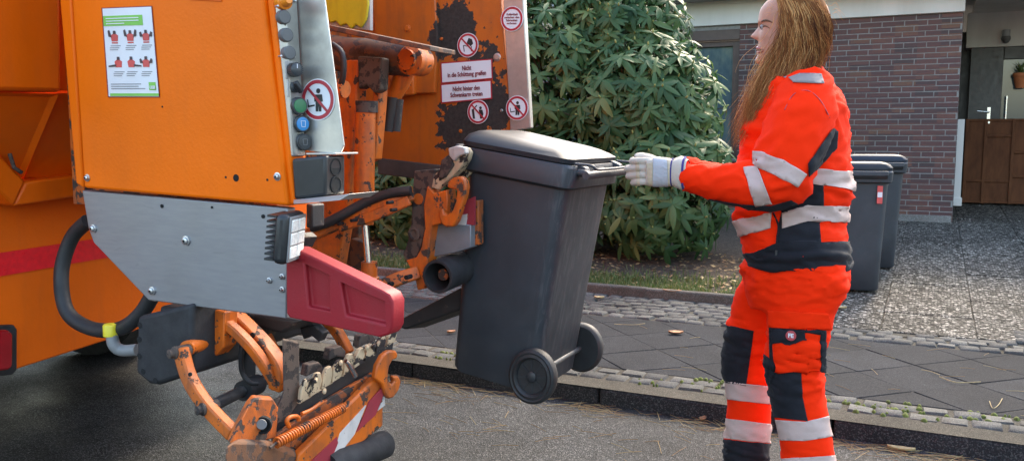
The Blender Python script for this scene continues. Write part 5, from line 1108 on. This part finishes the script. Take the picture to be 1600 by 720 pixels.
# ---- gloves
def glove(px0, py0, Y, far=False):
    w0 = P(px0, py0, Y); g = MB(); X = V((-1, 0, 0))
    a = lambda x, y, dY=0: P(x, y, Y + dY)
    s = 1 if not far else -1
    def sec(x, yc, hy, hd, dY=0, n=24):
        c = a(x, yc, dY); hz = (a(x, yc - hy).z - c.z); return [c + V((0, math.copysign(abs(math.sin(t)) ** .8, math.sin(t)) * hd, math.copysign(abs(math.cos(t)) ** .8, math.cos(t)) * hz)) for t in [6.283 * i / n for i in range(n)]]
    dy = py0 - 271
    loft(g, [sec(1050, 270 + dy, 20.5, .026), sec(1040, 269.5 + dy, 21.5, .027), sec(1024, 269 + dy, 22.5, .026, -.003), sec(1012, 269.5 + dy, 21, .022, -.004)])
    parts = [g.build('palm', None, None)]
    for (yb, yt, xt, r0, r1, bend) in ((253, 252, 986, .0118, .0105, .0), (263.8, 264, 979, .0118, .0106, .006), (274.5, 275, 981, .0118, .0106, .006), (285.5, 285.5, 988, .0114, .0102, .002)):
        pth = spath([a(1026, yb + dy, 0), a(1010, yb + dy - 1, -.006 * s), a(998, (yb + yt) / 2 + dy - 1, -.006 * s), a(xt + 3, yt + dy, (.006 + bend) * s), a(xt, yt + 1 + dy, (.014 + bend) * s)], 4)
        k = len(pth); rs = [r0 + (r1 - r0) * i / (k - 1) for i in range(k)]; rs[-1] *= .62; rs[-2] *= .88; f_ = MB().tube(pth, rs, 14); parts.append(f_.build('f', None, None))
    th = MB().tube(spath([a(1034, 262 + dy, .02 * s), a(1020, 252 + dy, .042 * s), a(1004, 247 + dy, .052 * s), a(992, 247 + dy, .05 * s)], 4), [.017, .018, .0175, .017, .0165, .016, .0155, .015, .0145, .014, .0135, .012, .008], 12).build('f', None, None); parts.append(th)
    o = remeshed('glove', parts, .0026, M['glove'], W_, 2)
    nr_ = [v.normal.copy() for v in o.data.vertices]
    for v in o.data.vertices: v.co += nr_[v.index] * fold(v.co, 1.7, .0011, 60, 60, 0)
    cf = MB(); loft(cf, [sec(1049, 270 + dy, 19, .025), sec(1056, 270.5 + dy, 22, .03), sec(1064, 271 + dy, 25.5, .036), sec(1071, 272 + dy, 25, .037), sec(1075, 273 + dy, 23, .034)], (False, False)); cf.build('cuff', M['glove'], o, smooth=70)
    tr_ = MB(); loft(tr_, [sec(1069, 271.6 + dy, 25.6, .0378), sec(1072.4, 272 + dy, 25.4, .0378)], (False, False)); tr_.build('cuff_trim', M['purple'], o, smooth=70)
    tr_ = MB(); loft(tr_, [sec(1050.2, 270 + dy, 20.9, .0268), sec(1052.6, 270 + dy, 21.5, .0285)], (False, False)); tr_.build('wrist_trim', M['purple'], o, smooth=70)
    if not far:
        crop_patch(o, [(1021, 244), (1042, 246), (1044, 293), (1020, 292)], 'back_patch', M['glovegrey'], o, .0012, 1)
        crop_patch(o, [(993, 254), (999, 253), (1000, 292), (995, 292)], 'knuckle_seam', M['gloveseam'], o, .0006, 1)
        crop_patch(o, [(1010, 256), (1020, 254), (1020, 292), (1013, 290)], 'knuckle_seam', M['gloveseam'], o, .0006, 1)
        crop_patch(o, [(1043, 250), (1050, 250), (1049, 292), (1044, 292)], 'wrist_strip', M['gloveseam'], o, .0008, 1)
    return o
glove(1070, 271, 2.6); glove(1070, 269, 2.87, True)
# ---- body: head, neck, trunk, arms and legs under the clothes as one surface
HC = P(1232, 40, PYC); HS = 1 / 462.0
def hx(px): return P(px, 50, PYC).x
# profile rows: py, front px (face), back px (skull), half width, squareness
prof = [(-12, 1226, 1254, .03), (-8, 1212, 1270, .05), (0, 1199, 1283, .064), (12, 1189, 1292, .073), (24, 1186, 1296, .077), (34, 1185.5, 1297, .078), (40, 1187, 1297, .077), (46, 1187, 1296, .076), (56, 1186, 1293, .074), (64, 1186, 1288, .071), (70, 1184.5, 1283, .068), (76, 1184.5, 1277, .065), (82, 1184, 1272, .061), (88, 1182.5, 1268, .056), (94, 1182, 1264, .05), (99, 1184.5, 1258, .043), (103, 1194, 1252, .034), (106, 1206, 1246, .022)]
rings = []
for (py, xf, xb, hw) in spline([tuple(p) for p in prof], 4):
    a, b = P(xf, py, PYC), P(xb, py, PYC); c = a.lerp(b, .52); out = []; n = 64
    for k in range(n):
        t = 6.28318 * k / n; cx, sx = math.cos(t), math.sin(t)
        rx = (c - a).length if cx < 0 else (b - c).length
        x = c.x + rx * math.copysign(abs(cx) ** .92, cx); y = c.y + hw * math.copysign(abs(sx) ** .9, sx)
        if cx < 0: y = c.y + (y - c.y) * (1 - .12 * (-cx) ** 2)
        out.append(V((x, y, c.z)))
    rings.append(out)
hd = MB(); loft(hd, rings); hd = hd.build('h', None, None)
for v in hd.data.vertices:
    p = v.co; q = V((p.x, abs(p.y - PYC), p.z))
    def g(x, yo, z, sx, sy, sz, amp, d=(-1, 0, 0)):
        k = math.exp(-((q.x - x) / sx) ** 2 - ((q.y - yo) / sy) ** 2 - ((q.z - z) / sz) ** 2); v.co += V(d) * (amp * k)
    zz = lambda py: P(1190, py, PYC).z
    X0 = hx(1187)
    if p.x < HC.x:
        g(X0, 0, zz(50), .03, .011, .016, .016); g(X0, 0, zz(57), .03, .0135, .0085, .022); g(X0, .013, zz(60), .03, .007, .006, .009)      # nose bridge, tip, wings
        g(X0, 0, zz(75.5), .03, .019, .004, .0075); g(X0, 0, zz(82.5), .03, .017, .0042, .0065); g(X0, 0, zz(79), .03, .02, .0018, -.003)        # lips
        g(X0, 0, zz(87), .03, .025, .005, -.004); g(X0, 0, zz(95), .03, .02, .011, .006)                                                     # chin
        g(X0, .03, zz(44), .03, .014, .009, -.008); g(X0, .028, zz(36), .03, .02, .006, .004); g(X0 + .02, .045, zz(62), .03, .02, .015, .004)
        g(X0, .0, zz(44), .03, .012, .006, -.003)
nk = MB(); loft(nk, [[V((c.x + math.cos(t) * rx, PYC + math.sin(t) * ry, c.z)) for t in [6.283 * i / 32 for i in range(32)]] for c, rx, ry in ((P(1240, 80, PYC), .055, .052), (P(1243, 100, PYC), .054, .053), (P(1247, 125, PYC), .06, .065), (P(1250, 145, PYC), .08, .12), (P(1248, 200, PYC), .12, .17), (P(1245, 300, PYC), .12, .15), (P(1246, 400, PYC), .13, .16), (P(1246, 440, PYC), .1, .15))]); nk = nk.build('h2', None, None)
limbs = [nk, hd]
for keys, Yc in ((near, PYC - .1), (farl, PYC + .1)): limbs.append(MB().tube([(P(k[1], k[0], Yc) + P(k[2], k[0], Yc)) / 2 + V((0, 0, .1 if i == 0 else 0)) for i, k in enumerate(keys)], [.075] * 4 + [.06] * (len(keys) - 4), 16).build('l', None, None))
for Y0, Y1, Yw in ((2.79, 2.66, 2.605), (2.96, 3.08, 2.88)): limbs.append(MB().tube([P(1250, 165, Y0), P(1222, 272, Y1), P(1190, 288, (Y1 + Yw) / 2), P(1060, 272 if Y0 < 2.9 else 269, Yw), P(1046, 271 if Y0 < 2.9 else 269, Yw)], [.06, .05, .045, .03, .024], 14).build('l', None, None))
body = remeshed('body', limbs, .005, M['skin'], W_, 2)
# face details
def face_hit(x, y): return hit(body, x, y)
ey = V((hx(1187) + .0165, PYC - .029, P(1190, 44.5, PYC).z))
eb = MB().lathe(ey + V((.0, 0, 0)), (-1, -.35, 0), [(.0001, -.0105), (.006, -.0085), (.0098, -.004), (.0105, 0), (.0098, .004), (.006, .0085), (.0001, .0105)], 20).build('eye', M['eyewhite'], W_, smooth=80); dr = V((-1, -.35, 0)).normalized(); MB().lathe(ey + dr * .0078, dr, [(.0055, 0), (.005, .002), (.002, .0033)], 16).build('iris', M['iris'], eb, smooth=60)
ey2 = ey.copy(); ey2.y = 2 * PYC - ey.y; MB().lathe(ey2, (-1, .35, 0), [(.0001, -.0105), (.006, -.0085), (.0098, -.004), (.0105, 0), (.0098, .004), (.006, .0085), (.0001, .0105)], 20).build('eye', M['eyewhite'], W_, smooth=80)
def line_on(pts, r, nm, mat, lift=.0008): 
    pl = [face_hit(x, y) for x, y in pts]; path = spath([l + n_ * lift for l, n_ in pl], 4); k = len(path); MB().tube(path, [r * (.35 + .65 * math.sin(math.pi * min(1, .12 + .88 * i / (k - 1)))) for i in range(k)], 8).build(nm, M[mat], W_, smooth=60)
line_on([(1190, 34.5), (1194, 32.5), (1200, 32.5), (1207, 35.5)], .0032, 'eyebrow', 'brow'); line_on([(1190.5, 43), (1194, 41), (1199, 42), (1203, 45)], .0018, 'eyelid', 'brow')
line_on([(1182, 74.5), (1186, 75.2), (1190, 76.6), (1193.5, 78.5)], .0034, 'upper_lip', 'lips'); line_on([(1183, 82), (1187, 81.6), (1190.5, 80.6), (1193.5, 79)], .0036, 'lower_lip', 'lips'); line_on([(1182.5, 78.4), (1187, 78.4), (1193, 78.8)], .0012, 'mouth_line', 'brow', .002)
# ---- hair
rh = random.Random(21)
base = MB(); br = []
for (py, xf, xb, hw) in spline([(-17, 1236, 1258, .03), (-12, 1220, 1272, .06), (-2, 1216, 1284, .077), (12, 1220, 1292, .084), (26, 1228, 1296, .088), (42, 1233, 1296, .09), (58, 1232, 1291, .09), (74, 1228, 1282, .086), (90, 1222, 1270, .076), (104, 1216, 1256, .06)], 4):
    a, b = P(xf, py, PYC - .01), P(xb, py, PYC - .01); c = (a + b) / 2; rx = (b - a).length / 2
    br.append([V((c.x + math.cos(t) * rx, c.y + math.sin(t) * hw, c.z)) for t in [6.283 * i / 40 for i in range(40)]])
loft(base, br); hair_base = base.build('hair_base', M['hairbase'], W_, smooth=80)
G = [  # guide locks (px, py, distance from the head's middle plane) from crown to tip
 [(1209, -14, .03), (1214, 2, .06), (1220, 22, .078), (1224, 45, .086), (1220, 70, .09), (1201.64, 104, .105), (1176, 150, .12), (1160, 195, .12), (1147, 236, .11)],
 [(1213, -17, .035), (1222, 2, .07), (1229, 24, .088), (1233, 48, .096), (1229, 74, .102), (1210.2, 108, .115), (1186, 154, .13), (1167, 198, .132), (1152, 242, .125)],
 [(1218, -19, .035), (1230, 2, .075), (1240, 24, .096), (1244, 50, .104), (1241.5, 78, .11), (1225.05, 112, .125), (1199, 156, .142), (1178, 198, .145), (1160, 236, .135)],
 [(1226, -21, .03), (1241, 1, .078), (1253, 24, .1), (1257, 52, .107), (1255.67, 82, .112), (1241, 114, .13), (1212.33, 154, .15), (1189, 192, .152), (1172, 226, .142)],
 [(1238, -21, .02), (1256, 0, .075), (1268, 24, .097), (1272, 52, .104), (1271.13, 82, .108), (1258.2, 108, .125), (1233.33, 140, .15), (1207.87, 172, .158), (1192, 204, .15)],
 [(1245, -20, .01), (1267, 0, .066), (1280, 24, .086), (1283, 50, .092), (1280.6, 78, .096), (1271.68, 98, .103), (1256.36, 116, .12), (1239.2, 134, .14), (1226, 150, .145)],
 [(1250, -18, .0), (1275, 0, .05), (1289, 24, .066), (1292, 48, .07), (1286, 72, .074), (1275.2, 90, .078), (1264.52, 101, .083), (1255.36, 108, .09), (1250.08, 114, .095)],
 [(1253, -16, -.01), (1280, 0, .025), (1295, 24, .032), (1298, 46, .036), (1293, 68, .04), (1282.08, 86, .044), (1273.06, 97, .05), (1267.14, 103, .055), (1263.86, 107, .06)]]
NG = len(G[0]) - 1
hm = MB(); hv = []
def strand(pts, r, val):
    path = [V(p) for p in spline([tuple(p) for p in pts], 2)]; k = len(path); q = MB().tube(path, [r * (1 - .7 * (i / (k - 1)) ** 2) for i in range(k)], 3, cap=False); hm.add(q.v, q.f); hv.extend([val] * len(q.v))
LOCKS = [(rh.uniform(0, len(G) - 1.01), rh.uniform(0, 6.28), rh.uniform(.4, 1.5), rh.gauss(0, 1), rh.gauss(.45, .26), rh.uniform(.7, 1)) for _ in range(260)]
def lock_strand(side, spread=1.0, val=None):
    lu_, ph, wa, lx, lv_, ln = rh.choice(LOCKS); u = min(len(G) - 1.01, max(0, lu_ + rh.gauss(0, .2))); i = int(u); f = u - i; ln *= rh.uniform(.72, 1); ph2 = rh.uniform(0, 6.28); w2 = rh.uniform(.3, 2.4); d0 = rh.random(); K = 14; jx, jy = rh.gauss(0, 3.6) * spread * (.35 if u > 4.5 else 1), rh.gauss(0, 2.2) * spread; pts = []
    for k in range(K):
        t = k / (K - 1); s = t * NG * ln; a = int(min(NG - 1, s)); b = s - a
        p = V(G[i][a]).lerp(V(G[i][a + 1]), b).lerp(V(G[i + 1][a]).lerp(V(G[i + 1][a + 1]), b), f)
        g = max(0, t - .25) * 1.33; wv = math.sin(t * 17 + ph) * wa * 5.0 * g; wz = math.cos(t * 17 + ph) * wa * .009 * g
        pts.append(P(p.x + wv + w2 * math.sin(t * 24 + ph2) * g * 1.6 + lx * (10 if u < 4.5 else 3) * g + jx * g * 1.8, p.y + jy * t * 1.5, PYC - side * (p.z * (.9 + .16 * d0) + wz + (d0 - .5) * .014)))
    strand(pts, rh.uniform(.0005, .001), min(1, max(0, (lv_ if val is None else val) + rh.gauss(0, .12) + .1 * (u < 2.2) - .1 * (u > 4))))  # back locks darkened to paint their shade, front locks made more golden
for _ in range(6500): lock_strand(1)
for _ in range(1200): lock_strand(-1)
for _ in range(90): lock_strand(1, 3.0, .85)
for _ in range(90):                                     # flyaways round crown and brow
    x0, y0 = rh.uniform(1203, 1304), rh.uniform(-16, 34); sd_ = -1 if x0 < 1240 else 1; x1 = x0 + sd_ * rh.uniform(4, 20); strand([P(x0, y0, PYC - .06), P((x0 + x1) / 2, y0 - rh.uniform(0, 6), PYC - .08), P(x1, y0 + rh.uniform(-2, 18), PYC - .08)], .0005, .9)
for _ in range(70):
    x0 = rh.uniform(1190, 1225); y0 = rh.uniform(72, 120); strand([P(x0, y0, PYC - .09), P(x0 - rh.uniform(6, 18), y0 + 22, PYC - .1), P(x0 - rh.uniform(12, 32), y0 + rh.uniform(36, 60), PYC - .1), P(x0 - rh.uniform(18, 44), y0 + rh.uniform(60, 110), PYC - .1)], .0006, .95)
me = hm.mesh('hair'); attr_rnd(me, hv); me.shade_smooth(); hair = link('hair', me, M['hair'], W_); hair_base.parent = hair; hair_base.matrix_parent_inverse = Matrix.Identity(4)
hair['label'] = 'long loose reddish blond hair blown forward'
for o in bpy.data.objects:
    if '_w' in o: del o['_w']
